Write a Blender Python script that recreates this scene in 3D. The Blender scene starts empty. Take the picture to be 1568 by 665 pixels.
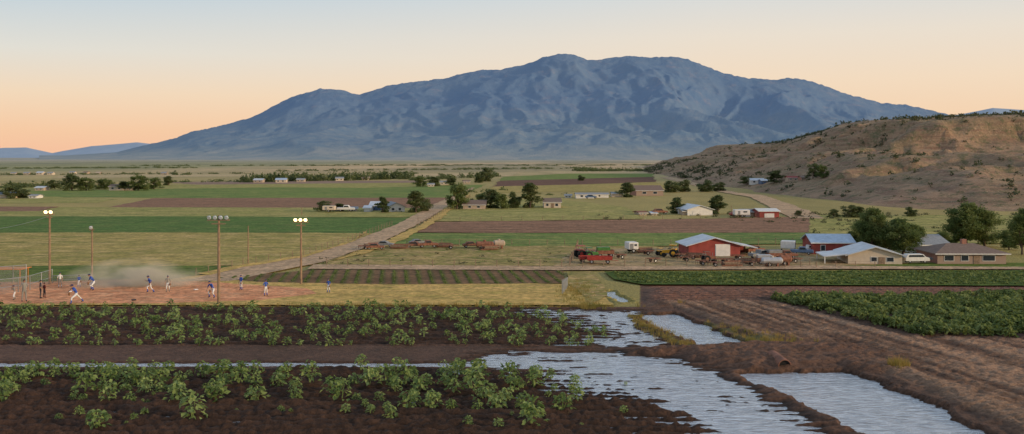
import bpy, math, random
import numpy as np
from mathutils import Vector, Matrix
random.seed(7); R=np.random.RandomState(11)
F=1500.0; H=16.0; U0=784.0; V0=240.0
sc=bpy.context.scene
def G(u,v):
    d=H*F/(v-V0); return ((u-U0)*d/F, d)
def S(v): return H/(v-V0)      # metres per image pixel at that distance; u, v are image coordinates
def srgb(r,g,b,k=1.0):
    def c(x):
        x/=255.0
        return (x/12.92 if x<=0.04045 else ((x+0.055)/1.055)**2.4)*k
    return (min(c(r),.95),min(c(g),.95),min(c(b),.95),1)
# ---------- noise
_T=R.rand(16,256,256)
def vn(x,y,s=0):
    T=_T[s%16]; xi=np.floor(x).astype(np.int64); yi=np.floor(y).astype(np.int64)
    fx=x-xi; fy=y-yi; fx=fx*fx*(3-2*fx); fy=fy*fy*(3-2*fy)
    a=T[xi&255,yi&255]; b=T[(xi+1)&255,yi&255]; c=T[xi&255,(yi+1)&255]; d=T[(xi+1)&255,(yi+1)&255]
    return (a*(1-fx)+b*fx)*(1-fy)+(c*(1-fx)+d*fx)*fy
def fbm(x,y,o=4,s=0):
    t=0;a=.5;n=0
    for i in range(o):
        t=t+a*vn(x,y,s+i); n+=a; a*=.5; x=x*2.03+7.1; y=y*2.03+3.7
    return t/n
def ridged(x,y,o=4,s=0):
    t=0;a=.5;n=0
    for i in range(o):
        t=t+a*(1-np.abs(2*vn(x,y,s+i)-1)); n+=a; a*=.5; x=x*2.1+5.1; y=y*2.1+1.7
    return t/n
def ss(x): x=np.clip(x,0,1); return x*x*(3-2*x)
# ---------- mesh helper
def mesh(name,verts,groups,mats,smooth=False):
    verts=np.asarray(verts,dtype=np.float32)
    me=bpy.data.meshes.new(name)
    me.vertices.add(len(verts)); me.vertices.foreach_set("co",verts.ravel())
    nl=sum(g[0].size for g in groups); npoly=sum(len(g[0]) for g in groups)
    me.loops.add(nl); me.polygons.add(npoly)
    li=np.concatenate([g[0].ravel() for g in groups]).astype(np.int32)
    ls=[];mi=[];o=0
    for g,m in groups:
        k=g.shape[1]; ls.append(o+np.arange(len(g))*k); o+=g.size; mi.append(np.full(len(g),m))
    me.loops.foreach_set("vertex_index",li)
    me.polygons.foreach_set("loop_start",np.concatenate(ls).astype(np.int32))
    me.polygons.foreach_set("material_index",np.concatenate(mi).astype(np.int32))
    me.update(calc_edges=True); me.validate()
    if smooth: me.polygons.foreach_set("use_smooth",np.ones(len(me.polygons),dtype=bool))
    for m in mats: me.materials.append(m)
    return me
def obj(name,me,loc=(0,0,0),rz=0,sc_=(1,1,1),parent=None):
    o=bpy.data.objects.new(name,me); sc.collection.objects.link(o)
    o.location=loc; o.rotation_euler=(0,0,rz); o.scale=sc_
    if parent: o.parent=parent
    return o
def gridmesh(name,X,Y,Z,mats,col=None,smooth=True):
    ny,nx=X.shape
    v=np.stack([X,Y,Z],-1).reshape(-1,3)
    i=np.arange(ny*nx).reshape(ny,nx)
    f=np.stack([i[:-1,:-1],i[:-1,1:],i[1:,1:],i[1:,:-1]],-1).reshape(-1,4)
    me=mesh(name,v,[(f,0)],mats,smooth)
    if col is not None:
        a=me.color_attributes.new("Col",'FLOAT_COLOR','POINT')
        c=np.ones((ny*nx,4),dtype=np.float32); c[:,:3]=col.reshape(-1,3)
        a.data.foreach_set("color",c.ravel())
    return obj(name,me)
# ---------- material helpers
class N:
    def __init__(s,name):
        s.m=bpy.data.materials.new(name); s.m.use_nodes=True; s.t=s.m.node_tree; s.b=s.t.nodes["Principled BSDF"]
        s.b.inputs["Roughness"].default_value=.85; s.b.inputs["Specular IOR Level"].default_value=.25
    def n(s,ty,**k):
        x=s.t.nodes.new(ty)
        for a,b in k.items(): setattr(x,a,b)
        return x
    def l(s,a,b): s.t.links.new(a,b)
    def pos(s,scale=(1,1,1),obj_=False):
        g=s.n("ShaderNodeTexCoord").outputs["Object"] if obj_ else s.n("ShaderNodeNewGeometry").outputs["Position"]
        mp=s.n("ShaderNodeMapping"); mp.inputs["Scale"].default_value=scale; s.l(g,mp.inputs[0]); return mp.outputs[0]
    def noise(s,vec,scale,detail=4,rough=.6):
        x=s.n("ShaderNodeTexNoise"); x.inputs["Scale"].default_value=scale; x.inputs["Detail"].default_value=detail; x.inputs["Roughness"].default_value=rough
        s.l(vec,x.inputs["Vector"]); return x.outputs["Fac"]
    def mr(s,v,a,b,c,d):
        x=s.n("ShaderNodeMapRange"); s.l(v,x.inputs[0])
        for i,q in enumerate((a,b,c,d)): x.inputs[i+1].default_value=q
        return x.outputs[0]
    def math(s,op,a,b=None):
        x=s.n("ShaderNodeMath",operation=op)
        for i,q in enumerate((a,b)):
            if q is None: continue
            if isinstance(q,(int,float)): x.inputs[i].default_value=q
            else: s.l(q,x.inputs[i])
        return x.outputs[0]
    def mix(s,f,a,b,mode='MIX'):
        x=s.n("ShaderNodeMix",data_type='RGBA',blend_type=mode)
        for i,q in ((0,f),(6,a),(7,b)):
            if isinstance(q,(int,float)): x.inputs[i].default_value=q
            elif isinstance(q,tuple): x.inputs[i].default_value=q
            else: s.l(q,x.inputs[i])
        return x.outputs[2]
    def bump(s,h,st,dist):
        x=s.n("ShaderNodeBump"); x.inputs["Strength"].default_value=st; x.inputs["Distance"].default_value=dist
        s.l(h,x.inputs["Height"]); s.l(x.outputs[0],s.b.inputs["Normal"])
    def col(s,c):
        if isinstance(c,tuple): s.b.inputs["Base Color"].default_value=c
        else: s.l(c,s.b.inputs["Base Color"])
def simple(name,c,rough=.7,metal=0,var=.25,scale=1.5,emis=None):
    n=N(name); p=n.pos((1,1,1),True); f=n.noise(p,scale,6)
    k=n.mr(f,.3,.7,1-var,1+var)
    mul=n.n("ShaderNodeVectorMath",operation='SCALE'); mul.inputs[0].default_value=c[:3]; n.l(k,mul.inputs["Scale"])
    n.l(mul.outputs[0],n.b.inputs["Base Color"])
    n.b.inputs["Roughness"].default_value=rough; n.b.inputs["Metallic"].default_value=metal
    if emis: n.b.inputs["Emission Color"].default_value=emis[0]; n.b.inputs["Emission Strength"].default_value=emis[1]
    return n.m
def field(name,c1,c2,stripe=None,sc1=.04,streak=(1,2.5,1),third=None,bumpd=.15):
    n=N(name); p=n.pos(streak); g=n.pos()
    a=n.noise(p,sc1,8,.65); base=n.mix(n.mr(a,.38,.62,0,1),c1,c2)
    if third:
        b2=n.noise(p,sc1*3.3,6,.7); base=n.mix(n.mr(b2,.48,.62,0,.9),base,third)
    if stripe:
        ang,per,sc_,st=stripe
        d=n.n("ShaderNodeVectorMath",operation='DOT_PRODUCT'); n.l(g,d.inputs[0]); d.inputs[1].default_value=(math.cos(ang),math.sin(ang),0)
        w=n.noise(g,.3,3); ph=n.math('ADD',n.math('MULTIPLY',d.outputs["Value"],2*math.pi/per),n.math('MULTIPLY',w,2.0))
        s=n.mr(n.math('SINE',ph),-.4,.7,0,st); base=n.mix(s,base,sc_)
    fn=n.noise(g,1.6,6,.7); fm=n.noise(g,.35,5,.7)
    base=n.mix(1.0,base,n.mix(n.mr(fn,.3,.7,0,1),(.5,.53,.53,1),(1.45,1.43,1.4,1)),'MULTIPLY')
    base=n.mix(1.0,base,n.mix(n.mr(fm,.35,.65,0,1),(.75,.78,.78,1),(1.24,1.2,1.18,1)),'MULTIPLY')
    n.col(base); n.b.inputs["Roughness"].default_value=.95; n.b.inputs["Specular IOR Level"].default_value=.1
    n.bump(fn,.8,bumpd)
    return n.m
def leafmat(name,c1,c2,c3,sc1=.6,tl=.35):
    n=N(name); g=n.n("ShaderNodeNewGeometry"); p=n.pos((1,1,1),False)
    a=n.noise(p,sc1,3); base=n.mix(g.outputs["Random Per Island"],c1,c2); base=n.mix(n.mr(a,.45,.65,0,.85),base,c3)
    n.col(base); n.b.inputs["Roughness"].default_value=.6; n.b.inputs["Specular IOR Level"].default_value=.3
    tr=n.n("ShaderNodeBsdfTranslucent"); n.l(base,tr.inputs[0]); mx=n.n("ShaderNodeMixShader"); mx.inputs[0].default_value=tl
    n.l(n.b.outputs[0],mx.inputs[1]); n.l(tr.outputs[0],mx.inputs[2]); n.l(mx.outputs[0],n.t.nodes["Material Output"].inputs[0])
    return n.m
# ---------- world
w=bpy.data.worlds.new("World"); sc.world=w; w.use_nodes=True; t=w.node_tree
SUN_EL=math.radians(12); SUN_AZ=math.radians(116)
sky=t.nodes.new("ShaderNodeTexSky"); sky.sky_type='NISHITA'; sky.sun_disc=False; sky.sun_elevation=SUN_EL; sky.sun_rotation=SUN_AZ
bg=t.nodes["Background"]
tc=t.nodes.new("ShaderNodeTexCoord"); sx=t.nodes.new("ShaderNodeSeparateXYZ"); t.links.new(tc.outputs["Generated"],sx.inputs[0])
def ramp(stops):
    r=t.nodes.new("ShaderNodeValToRGB"); e=r.color_ramp.elements
    while len(e)<len(stops): e.new(.5)
    for i,(p,c) in enumerate(stops): e[i].position=p; e[i].color=c
    m=t.nodes.new("ShaderNodeMapRange"); m.inputs[1].default_value=0; m.inputs[2].default_value=.5
    t.links.new(sx.outputs[2],m.inputs[0]); t.links.new(m.outputs[0],r.inputs[0]); return r.outputs[0]
L_=ramp([(0,srgb(250,194,160)),(.05,srgb(250,204,166)),(.12,srgb(245,218,188)),(.2,srgb(228,224,214)),(.32,srgb(192,210,222)),(.6,srgb(184,200,216)),(1,srgb(168,186,208))])
R_=ramp([(0,srgb(250,204,168)),(.06,srgb(250,212,176)),(.15,srgb(247,222,194)),(.24,srgb(238,226,210)),(.33,srgb(218,222,222)),(.6,srgb(190,204,216)),(1,srgb(168,186,208))])
mx=t.nodes.new("ShaderNodeMix"); mx.data_type='RGBA'
mr=t.nodes.new("ShaderNodeMapRange"); mr.inputs[1].default_value=-.45; mr.inputs[2].default_value=.2
t.links.new(sx.outputs[0],mr.inputs[0]); t.links.new(mr.outputs[0],mx.inputs[0]); t.links.new(L_,mx.inputs[6]); t.links.new(R_,mx.inputs[7])
ns=t.nodes.new("ShaderNodeVectorMath"); ns.operation='SCALE'; ns.inputs["Scale"].default_value=.10; t.links.new(sky.outputs[0],ns.inputs[0])
m2=t.nodes.new("ShaderNodeMix"); m2.data_type='RGBA'; m2.inputs[0].default_value=.94
t.links.new(ns.outputs[0],m2.inputs[6]); t.links.new(mx.outputs[2],m2.inputs[7]); t.links.new(m2.outputs[2],bg.inputs[0]); bg.inputs[1].default_value=1.0
sl=bpy.data.lights.new("sun","SUN"); sl.energy=3.0; sl.angle=math.radians(4); sl.color=(1,.74,.46)
so=bpy.data.objects.new("sun",sl); sc.collection.objects.link(so)
dv=Vector((math.sin(SUN_AZ)*math.cos(SUN_EL),math.cos(SUN_AZ)*math.cos(SUN_EL),math.sin(SUN_EL)))
so.rotation_euler=dv.to_track_quat('Z','Y').to_euler(); so.location=dv*200
# ---------- camera
cd=bpy.data.cameras.new("camera"); cam=bpy.data.objects.new("camera",cd); sc.collection.objects.link(cam); sc.camera=cam
cam.location=(0,0,H); cam.rotation_euler=(math.pi/2,0,0); cd.lens=36*F/1568; cd.sensor_width=36; cd.shift_y=-(332.5-V0)/1568; cd.clip_end=120000; cd.clip_start=.5
sc.view_settings.view_transform='Standard'; sc.view_settings.look='None'; sc.view_settings.exposure=0
# ---------- signed distance to polygon
def poly(pts): return np.array([G(u,v) for u,v in pts])
def sdist(P,x,y):
    d=np.full(x.shape,1e9); ins=np.zeros(x.shape,bool); n=len(P)
    for i in range(n):
        ax,ay=P[i]; bx,by=P[(i+1)%n]; ex,ey=bx-ax,by-ay; L=ex*ex+ey*ey+1e-9
        tt=np.clip(((x-ax)*ex+(y-ay)*ey)/L,0,1); d=np.minimum(d,(x-ax-tt*ex)**2+(y-ay-tt*ey)**2)
        c=((ay>y)!=(by>y)); xi=ax+(y-ay)*ex/(ey if abs(ey)>1e-9 else 1e-9); ins^=(c&(x<xi))
    d=np.sqrt(d); return np.where(ins,-d,d)
PA=poly([(-500,564),(740,562),(900,572),(1040,598),(1100,625),(1180,665),(1300,760),(-900,760)])
PD=poly([(-500,470),(835,470),(900,487),(950,505),(940,530),(-500,530)])
PB=poly([(720,552),(760,538),(850,534),(940,533),(1050,547),(1118,572),(1200,612),(1325,680),(1380,760),(1050,760),(1110,680),(1080,650),(1010,622),(1000,600),(930,590),(860,568),(780,560)])
PE=poly([(825,472),(900,471),(985,475),(1005,488),(975,497),(1035,524),(1005,533),(900,531),(950,508),(900,490)])
PM=poly([(978,483),(1030,480),(1085,500),(1140,526),(1075,530),(1030,512),(1000,497)])
PU=poly([(922,446),(938,446),(968,464),(950,465)])
PL=poly([(1135,572),(1200,571),(1290,568),(1340,583),(1420,620),(1500,662),(1620,740),(1420,740),(1330,668),(1230,612)])
PR=poly([(985,470),(1040,476),(1150,524),(1300,532),(1310,562),(1350,578),(1512,655),(1680,760),(3200,760),(3200,440),(985,440)])
PBr=poly([(925,541),(1000,533),(1070,532),(1150,526),(1320,530),(1420,565),(1350,576),(1290,566),(1150,568),(1110,562),(1040,546)])
PCrop=poly([(1170,462),(2300,452),(2300,530),(1568,524),(1400,520)])
WL=-.15
def near_h(x,y):
    U=U0+F*x/y; V=V0+F*H/y
    f1=fbm(x/1.3,y/1.3,4,1)-.5; f2=fbm(x/.35,y/.35,3,5)-.5; f3=fbm(x/5,y/5,3,9)-.5; fs=fbm(x/3.5,y/.55,4,7)-.5
    h=.06*f1+.04*f2
    h=np.where(y>104,h*0,h)
    sA=sdist(PA,x,y); sD=sdist(PD,x,y); sB=sdist(PB,x,y); sE=sdist(PE,x,y)
    wA=ss(-sA/.8); wD=ss(-sD/.8)
    yw=y+.6*(fbm(x/9,y/9,2,3)-.5)
    furA=np.sin(2*np.pi*yw/1.15); furD=np.sin(2*np.pi*yw/1.5)
    h=h+wA*(.19*furA+.42*f2+.18*f1)+wD*(.17*furD+.24*f2+.1*f1)
    h=h-.32*ss((7+12*f3+6*fs-sB)/8)*wA - .22*ss((5+8*f3+5*fs-sE)/5)*wD
    eB=ss((1.2-sB+3.2*f1+5*fs)/3.0); h=h*(1-eB)+eB*(-.30+.24*f1+.18*f2+.25*f3+.40*fs+.05*furA)
    eE=ss((.8-sE+3*f1+5*fs)/2.0); h=h*(1-eE)+eE*(-.25+.3*f1+.15*f2+.25*f3+.42*fs)
    yc=H*F/(556.5-V0)+.6*(fbm(x/12,x*0,2,6)-.5); dd=np.abs(y-yc); we=ss((1.15-dd)/.8)*(U<790); h=h*(1-we)+we*(-.29+.5*f1+.2*f2+.12*f3)
    sR=sdist(PR,x,y)+1.6*f1; wR=ss(-sR/2.2)*ss((122-y)/6); h=h+wR*(.38-h*.3)
    sBr=sdist(PBr,x,y)+1.8*f1; wb=ss((-sBr+.2)/1.8); h=h*(1-wb)+wb*(.5+.35*f1+.3*f2)
    for P,tg,e in ((PM,-1,.9),(PU,-.6,.6),(PL,-1,1.5)):
        s=sdist(P,x,y)+1.7*f1+.6*f2; q=ss((e*.5-s)/e); lip=ss((e*1.6-s)/(e*1.2)); h=h+.16*(lip*(1-q)); h=h*(1-q)+q*tg
    rd=G(1568,650); r0=G(1010,452); dx,dy=rd[0]-r0[0],rd[1]-r0[1]; L=math.hypot(dx,dy); pn=((x-r0[0])*dy-(y-r0[1])*dx)/L
    rut=fbm(pn*1.3,pn*0+((x-r0[0])*dx+(y-r0[1])*dy)/L*.06,4,12)-.5
    h=h+wR*(.16*rut+.24*f2*(1-wb)+.12*f1)
    return h,dict(U=U,V=V,f1=f1,f2=f2,f3=f3,fs=fs,wA=wA,wD=wD,eB=eB,eE=eE,wR=wR,wb=wb,rut=rut,sB=sB,sE=sE,pn=pn)
def geo(a,s,fac,end):
    out=[];x=a;st=s
    while x<end: st*=fac; x+=st; out.append(x)
    return out
px=geo(62,.17,1.11,60000); xs=np.array([-q for q in px[::-1]]+list(np.arange(-62,62.01,.17))+px)
yn=[];x_=47.0;st=.13
while x_>-400: st*=1.15; x_-=st; yn.append(x_)
ys=np.array(yn[::-1]+list(np.arange(47,112,.13))+geo(112,.13,1.045,60000))
X,Y=np.meshgrid(xs,ys)
Z=np.zeros_like(X); C=np.zeros(X.shape+(3,))
def c3(r,g,b,k=1.6): return np.array(srgb(r,g,b,k)[:3])
near=(Y>36)&(Y<135)&(np.abs(X)<110)
n1=fbm(X/180,Y/420,4,2)[...,None]; n2=fbm(X/700,Y/2600,5,4)[...,None]; n3=fbm(X/260,Y/1500,4,8)[...,None]
near_c=c3(140,120,74)*(1-n1)*1.0+c3(108,108,58)*n1
n2=ss((n2-.35)/.3); n3=ss((n3-.42)/.2)
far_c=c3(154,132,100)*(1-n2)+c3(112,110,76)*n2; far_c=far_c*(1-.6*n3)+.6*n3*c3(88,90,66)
hz=c3(134,128,116)*(1-.5*n3)+.5*n3*c3(106,112,106)  # greyed tint paints distance haze into the far ground colour
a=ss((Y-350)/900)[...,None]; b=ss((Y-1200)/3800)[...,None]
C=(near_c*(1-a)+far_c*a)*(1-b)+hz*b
xn=X[near]; yn_=Y[near]; h,M=near_h(xn,yn_)
Z[near]=h
def E(a): return a[:,None]
dark=c3(54,39,31); strip=c3(78,57,46); plough=c3(102,70,55)
c=np.tile(strip,(len(xn),1))
c=c*(1-E(M['wA']))+E(M['wA'])*dark; c=c*(1-E(M['wD']))+E(M['wD'])*dark
rr=ss(.42+M['rut']*2.2+.6*M['f1']); rc=c3(80,58,45)*(1-E(rr))+c3(130,102,82)*E(rr)
c=c*(1-E(M['wR']))+E(M['wR'])*rc
V=M['V'];Uc=M['U']
wp=ss((467-V+8*M['f1'])/4)*ss((Uc-985)/20)*(V<470); furP=.5+.5*np.sin(2*np.pi*yn_/1.6)
c=c*(1-E(wp))+E(wp)*(plough*(0.75+.4*E(furP)))
sC=sdist(PCrop,xn,yn_); wc=ss((1.5-sC+2*M['f1'])/2); c=c*(1-E(wc))+E(wc)*c3(62,45,36)
c=c*(1-E(M['wb']*.6))+E(M['wb']*.6)*c3(98,71,56)
e=np.maximum(M['eB'],M['eE']); c=c*(1-E(e))+E(e)*c3(68,51,42)
PG=poly([(958,480),(978,486),(1008,505),(1068,531),(1045,531),(1003,510),(972,496)])
sG=sdist(PG,xn,yn_)+1.6*M['f1']; wg=ss((.2-sG)/.8)*.85; c=c*(1-E(wg))+E(wg)*c3(106,98,52)
PG2=poly([(1070,491),(1150,515),(1200,522),(1170,527),(1140,523),(1090,502)])
sG=sdist(PG2,xn,yn_)+1.6*M['f1']; wg=ss((.2-sG)/.9)*.7; c=c*(1-E(wg))+E(wg)*c3(88,86,48)
wet=ss((.04-h)/.16); c=c*(1-.5*E(wet))
c=c*(0.62+.76*E(fbm(xn/.8,yn_/.8,3,2)))
leftg=(V<470)&(Uc<980); c[leftg]=C[near][leftg]
C[near]=c
gm=N("ground_soil"); at=gm.n("ShaderNodeVertexColor",layer_name="Col"); p=gm.pos()
fn=gm.noise(p,3.2,8,.7); f0=gm.noise(gm.pos((1,.35,1)),.012,8,.7)
k=gm.mix(gm.mr(fn,.3,.7,0,1),(.45,.45,.45,1),(1.6,1.58,1.55,1)); k2=gm.mix(gm.mr(f0,.35,.65,0,1),(.72,.75,.72,1),(1.25,1.19,1.17,1))
gm.col(gm.mix(1.0,gm.mix(1.0,at.outputs[0],k,'MULTIPLY'),k2,'MULTIPLY')); gm.bump(fn,1.0,.22); gm.b.inputs["Roughness"].default_value=.85
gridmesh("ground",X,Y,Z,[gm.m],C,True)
# ---------- water
wm=N("irrigation_water_surface")
a1=wm.noise(wm.pos((.7,1.4,1)),2.0,7,.66); a2=wm.noise(wm.pos((.35,1.0,1)),.5,4); a3=wm.noise(wm.pos((.8,2.6,1)),1.3,7,.72)
wm.bump(wm.math('ADD',a1,wm.math('MULTIPLY',a2,1.0)),.9,.24)
wm.col(wm.mix(wm.mr(a3,.36,.58,0,1),(.58,.60,.64,1),(1,1,1,1))); wm.b.inputs["Roughness"].default_value=.10; wm.b.inputs["Specular IOR Level"].default_value=1.0; wm.b.inputs["IOR"].default_value=1.7; wm.b.inputs["Metallic"].default_value=.80
wx=np.linspace(-75,60,6); wy=np.linspace(38,124,6); WX,WY=np.meshgrid(wx,wy)
gridmesh("irrigation_water",WX,WY,np.full_like(WX,WL),[wm.m])
# ---------- field sheets
SH=[0]
def sheet(name,pts,mat,jit=1.0):
    SH[0]+=1; z=.03+.006*SH[0]
    P=[G(u,v) for u,v in pts]; out=[]
    for i in range(len(P)):
        ax,ay=P[i]; bx,by=P[(i+1)%len(P)]; L=math.hypot(bx-ax,by-ay); n=max(1,min(90,int(L/(.012*ay+.4))))
        for j in range(n):
            q=j/n; x=ax+(bx-ax)*q; y=ay+(by-ay)*q; am=.0022*ay*jit
            if j: x+=random.uniform(-1,1)*am; y+=random.uniform(-1,1)*am*1.2
            out.append((x,y,z))
    me=bpy.data.meshes.new(name); me.from_pydata(out,[],[list(range(len(out)))]); me.update()
    if me.polygons[0].normal.z<0: me.flip_normals()
    me.materials.append(mat); return obj(name,me)
K=1.6
def q(r,g,b,k=K): return srgb(r,g,b,k)
m_alf=field("alfalfa_green",q(76,94,48),q(94,108,54),third=q(118,114,66),sc1=.03)
m_alf2=field("alfalfa_deep_green",q(62,86,40),q(76,98,46),sc1=.05,stripe=(math.pi/2+.1,6,q(68,84,42),.5),third=q(96,100,56))
m_pas=field("pasture_green_tan",q(138,120,70),q(112,106,56),third=q(156,132,88),sc1=.05)
m_pas2=field("pasture_light",q(142,128,80),q(120,116,64),third=q(98,100,56),sc1=.06)
m_scrub=field("scrub_grass",q(132,114,70),q(98,98,50),third=q(154,126,90),sc1=.12,streak=(1,1.6,1))
m_pl=field("ploughed_soil",q(116,86,68),q(100,74,58),stripe=(math.pi/2+.05,5,q(128,98,78),.6))
m_pl2=field("ploughed_soil_dark",q(98,72,60),q(82,60,50))
m_road=field("dirt_road_surface",q(162,136,110),q(146,120,96),sc1=.3,third=q(130,108,84))
m_yard=field("farmyard_dirt",q(150,124,96),q(128,108,78),third=q(108,102,60),sc1=.15)
m_inf=field("infield_clay",q(178,122,88),q(162,108,78),sc1=.1,third=q(186,138,104))
m_out=field("outfield_dry_grass",q(170,138,84),q(152,126,74),third=q(136,120,64),sc1=.08,streak=(.6,2.5,1))
m_row=field("row_crop_soil",q(88,66,46),q(104,80,58),stripe=(0.12,1.6,q(70,74,40),.6))
m_crop=field("crop_green",q(66,80,34),q(84,96,42),sc1=.2)
m_crop2=field("crop_strip_floor",q(58,72,30),q(72,84,36),sc1=.2)
sheet("far_field",[(-300,287),(120,285),(420,281),(700,279),(690,290),(300,293),(-300,298)],m_pas2)
sheet("far_field",[(40,293),(420,287),(560,288),(745,283),(725,292),(690,304),(350,304),(60,302)],m_alf)
sheet("far_field",[(-300,299),(60,301),(180,305),(150,311),(-300,314)],m_pas2)
m_far_b=field("far_brown",q(112,92,80),q(126,104,90),sc1=.01)
m_far_t=field("far_tan",q(160,138,106),q(140,126,94),sc1=.008)
sheet("far_field",[(250,279),(560,277),(660,277),(640,280),(300,283)],m_far_b)
sheet("far_field",[(820,262),(1000,263),(1010,266),(860,267)],m_far_t)
sheet("far_field",[(770,271),(870,266),(1000,266),(1000,271),(850,275),(765,277)],m_alf)
sheet("far_field",[(765,277),(850,275),(1000,271),(1005,279),(880,283),(755,286)],m_pl2)
sheet("far_field",[(755,286),(880,283),(1005,279),(1030,288),(930,293),(740,296)],m_pas)
sheet("far_field",[(560,268),(800,264),(780,270),(560,272)],m_far_t)
sheet("far_field",[(100,268),(480,266),(500,270),(80,273)],m_far_t)
sheet("ploughed_field",[(235,304),(690,303),(676,318),(600,320),(165,318)],m_pl)
sheet("ploughed_field",[(-300,317),(90,317),(60,324),(-300,328)],m_pl)
sheet("pasture",[(90,318),(660,319),(640,333),(300,333),(-300,332),(-300,325),(60,324)],m_pas2)
sheet("alfalfa_field",[(-300,332),(300,332),(628,334),(590,358),(250,357),(-300,358)],m_alf2)
sheet("pasture",[(-300,358),(250,357),(590,358),(545,376),(480,398),(390,408),(200,409),(-300,410)],m_pas)
sheet("alfalfa_field",[(-300,410),(200,408),(375,409),(320,420),(250,431),(-300,440)],m_crop)
sheet("pasture",[(690,304),(860,306),(960,318),(985,336),(800,339),(662,340)],m_pas2)
sheet("ploughed_field",[(652,341),(985,337),(1240,333),(1300,345),(1260,357),(1000,358),(632,357)],m_pl)
sheet("alfalfa_field",[(628,358),(1000,358),(1260,357),(1290,362),(1240,374),(1000,378),(600,378)],m_alf)
sheet("scrub_pasture",[(590,378),(1000,378),(1050,384),(1000,398),(860,409),(480,409),(520,394)],m_scrub)
sheet("farmyard",[(880,384),(1050,380),(1300,384),(1440,396),(1440,412),(1000,413),(850,411)],m_yard,2)
sheet("lawn",[(1420,404),(2300,404),(2300,414),(1240,413),(1300,408)],m_crop)
sheet("pasture",[(1240,330),(2300,332),(2300,372),(1240,375)],m_pas2)
sheet("outfield_grass",[(-300,470),(-300,440),(250,431),(330,421),(860,437),(900,437),(940,468),(935,469.5)],m_out)
sheet("infield_dirt",[(-300,468),(-300,436),(60,434),(200,430),(320,434),(470,444),(485,452),(400,462),(240,467)],m_inf,.7)
sheet("row_crop_field",[(480,415),(862,417),(868,436),(600,438),(395,434),(330,428)],m_row,.5)
sheet("dirt_road",[(270,433),(330,421),(375,408),(470,394),(545,369),(607,345),(645,325),(668,312),(700,298),(722,288),(727,288),(712,298),(688,314),(672,326),(636,347),(592,369),(520,395),(490,404),(430,416),(350,433)],m_road,.5)
sheet("dirt_road",[(480,407),(860,410),(1250,409),(1600,411),(2300,411),(2300,415.5),(1250,414),(860,416),(470,414)],m_road,.4)
sheet("dirt_road",[(1010,272),(1030,272),(1130,296),(1170,300),(1245,326),(1262,336),(1210,335),(1150,303),(1110,296)],m_road,.6)
sheet("crop_strip",[(925,418),(2300,414),(2300,441),(1568,440),(985,438),(940,430)],m_crop2,.4)
sheet("ditch_bank_grass",[(868,437),(868,418),(905,418),(925,440),(930,455),(905,470),(890,452)],m_scrub)
sheet("grass_verge",[(300,421),(372,407),(465,393),(540,370),(560,356),(545,370),(468,396),(372,411),(320,424)],m_out)
sheet("grass_verge",[(592,370),(640,348),(690,316),(720,298),(700,318),(650,352),(605,374),(560,390),(500,404),(520,396)],m_out)
# ---------- hills on the right
kH=H/15.0
hs=[(880,252),(980,244),(1010,240),(1040,227),(1065,222),(1180,219),(1210,214),(1260,200),(1290,188),(1330,183),(1400,180),(1480,176),(1568,173),(1800,165),(2600,160)]
hsu=np.array([a for a,_ in hs]); hsv=np.array([b for _,b in hs])
def hill_h(x,y):
    XX,YY=x,y
    x=x/kH; y=y/kH
    g1=fbm(x/70,y/90,4,3)-.5; g2=ridged(x/55+2*g1,y/70,4,7); g3=ridged(x/28+1.5*g1,y/34,3,10)
    hx=x+30*g1-np.maximum(0,y-800)*.13
    w1=ss((hx-104)/60)*ss((y-255+ (x-150)*.1)/100)
    big=ss((hx-165)/100)*ss((y-420)/170)
    far=1-ss((y-1500)/300)
    h=15*w1*(1-.25*ss((y-700)/300))+36*big
    h=h+(g2-.62)*16*ss((hx-115)/90)*ss((y-270)/200)+ (fbm(x/14,y/14,4,11)-.5)*3.5*w1
    h=(h*kH-1.0*(1-ss((hx-100)/15)))
    cap=H+(V0-np.interp(U0+F*XX/YY,hsu,hsv))/F*np.maximum(YY,500)-.3
    dlt=h-cap; h=np.where(dlt>-4,cap-4+4*np.tanh((dlt+4)/4*.6),h)
    h=h-w1*(9*ss((.74-g2)/.35)*ss((YY-300)/200)+3.2*ss((.7-g3)/.4))*(.35+.65*ss(-dlt/6+.6))
    return h*far-.5
def GH(u,v):
    """ground point seen at that image pixel, on the flat or on the hill"""
    d=np.arange(100,1750,2.0); x=(u-U0)*d/F; z=H-(v-V0)*d/F; hh=np.where((x>95*kH)&(d>240),hill_h(x,d),0); hh=np.maximum(hh,0)
    k=np.where(z<=hh)[0]
    if len(k)==0:
        if v>V0+4: return G(u,v)+(0,)
        return None
    i=k[0]; return x[i],d[i],float(hh[i])
hx=np.arange(92,900,2.4)*kH; hy=np.concatenate([np.arange(235,900,2.4),np.arange(900,1900,6)])*kH
HX,HY=np.meshgrid(hx,hy); HZ=hill_h(HX,HY)
hm=N("hillside_dry_soil"); p=hm.pos()
na=hm.noise(p,.035,8,.7); nb=hm.noise(p,.22,8,.75); nc=hm.noise(hm.pos((.5,.5,9)),.06,6,.7)
b=hm.mix(hm.mr(na,.4,.62,0,1),q(142,114,90,1.6),q(116,98,74,1.6)); b=hm.mix(hm.mr(nc,.46,.60,0,.75),b,q(108,82,66,1.6)); b=hm.mix(hm.mr(nb,.50,.60,0,.85),b,q(82,80,54,1.6))
b=hm.mix(hm.mr(hm.noise(p,.9,4,.7),.58,.68,0,.6),b,q(172,148,120,1.6)); hm.col(b); hm.bump(nb,1.0,2.0)
gridmesh("hillside",HX,HY,HZ,[hm.m])
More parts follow.
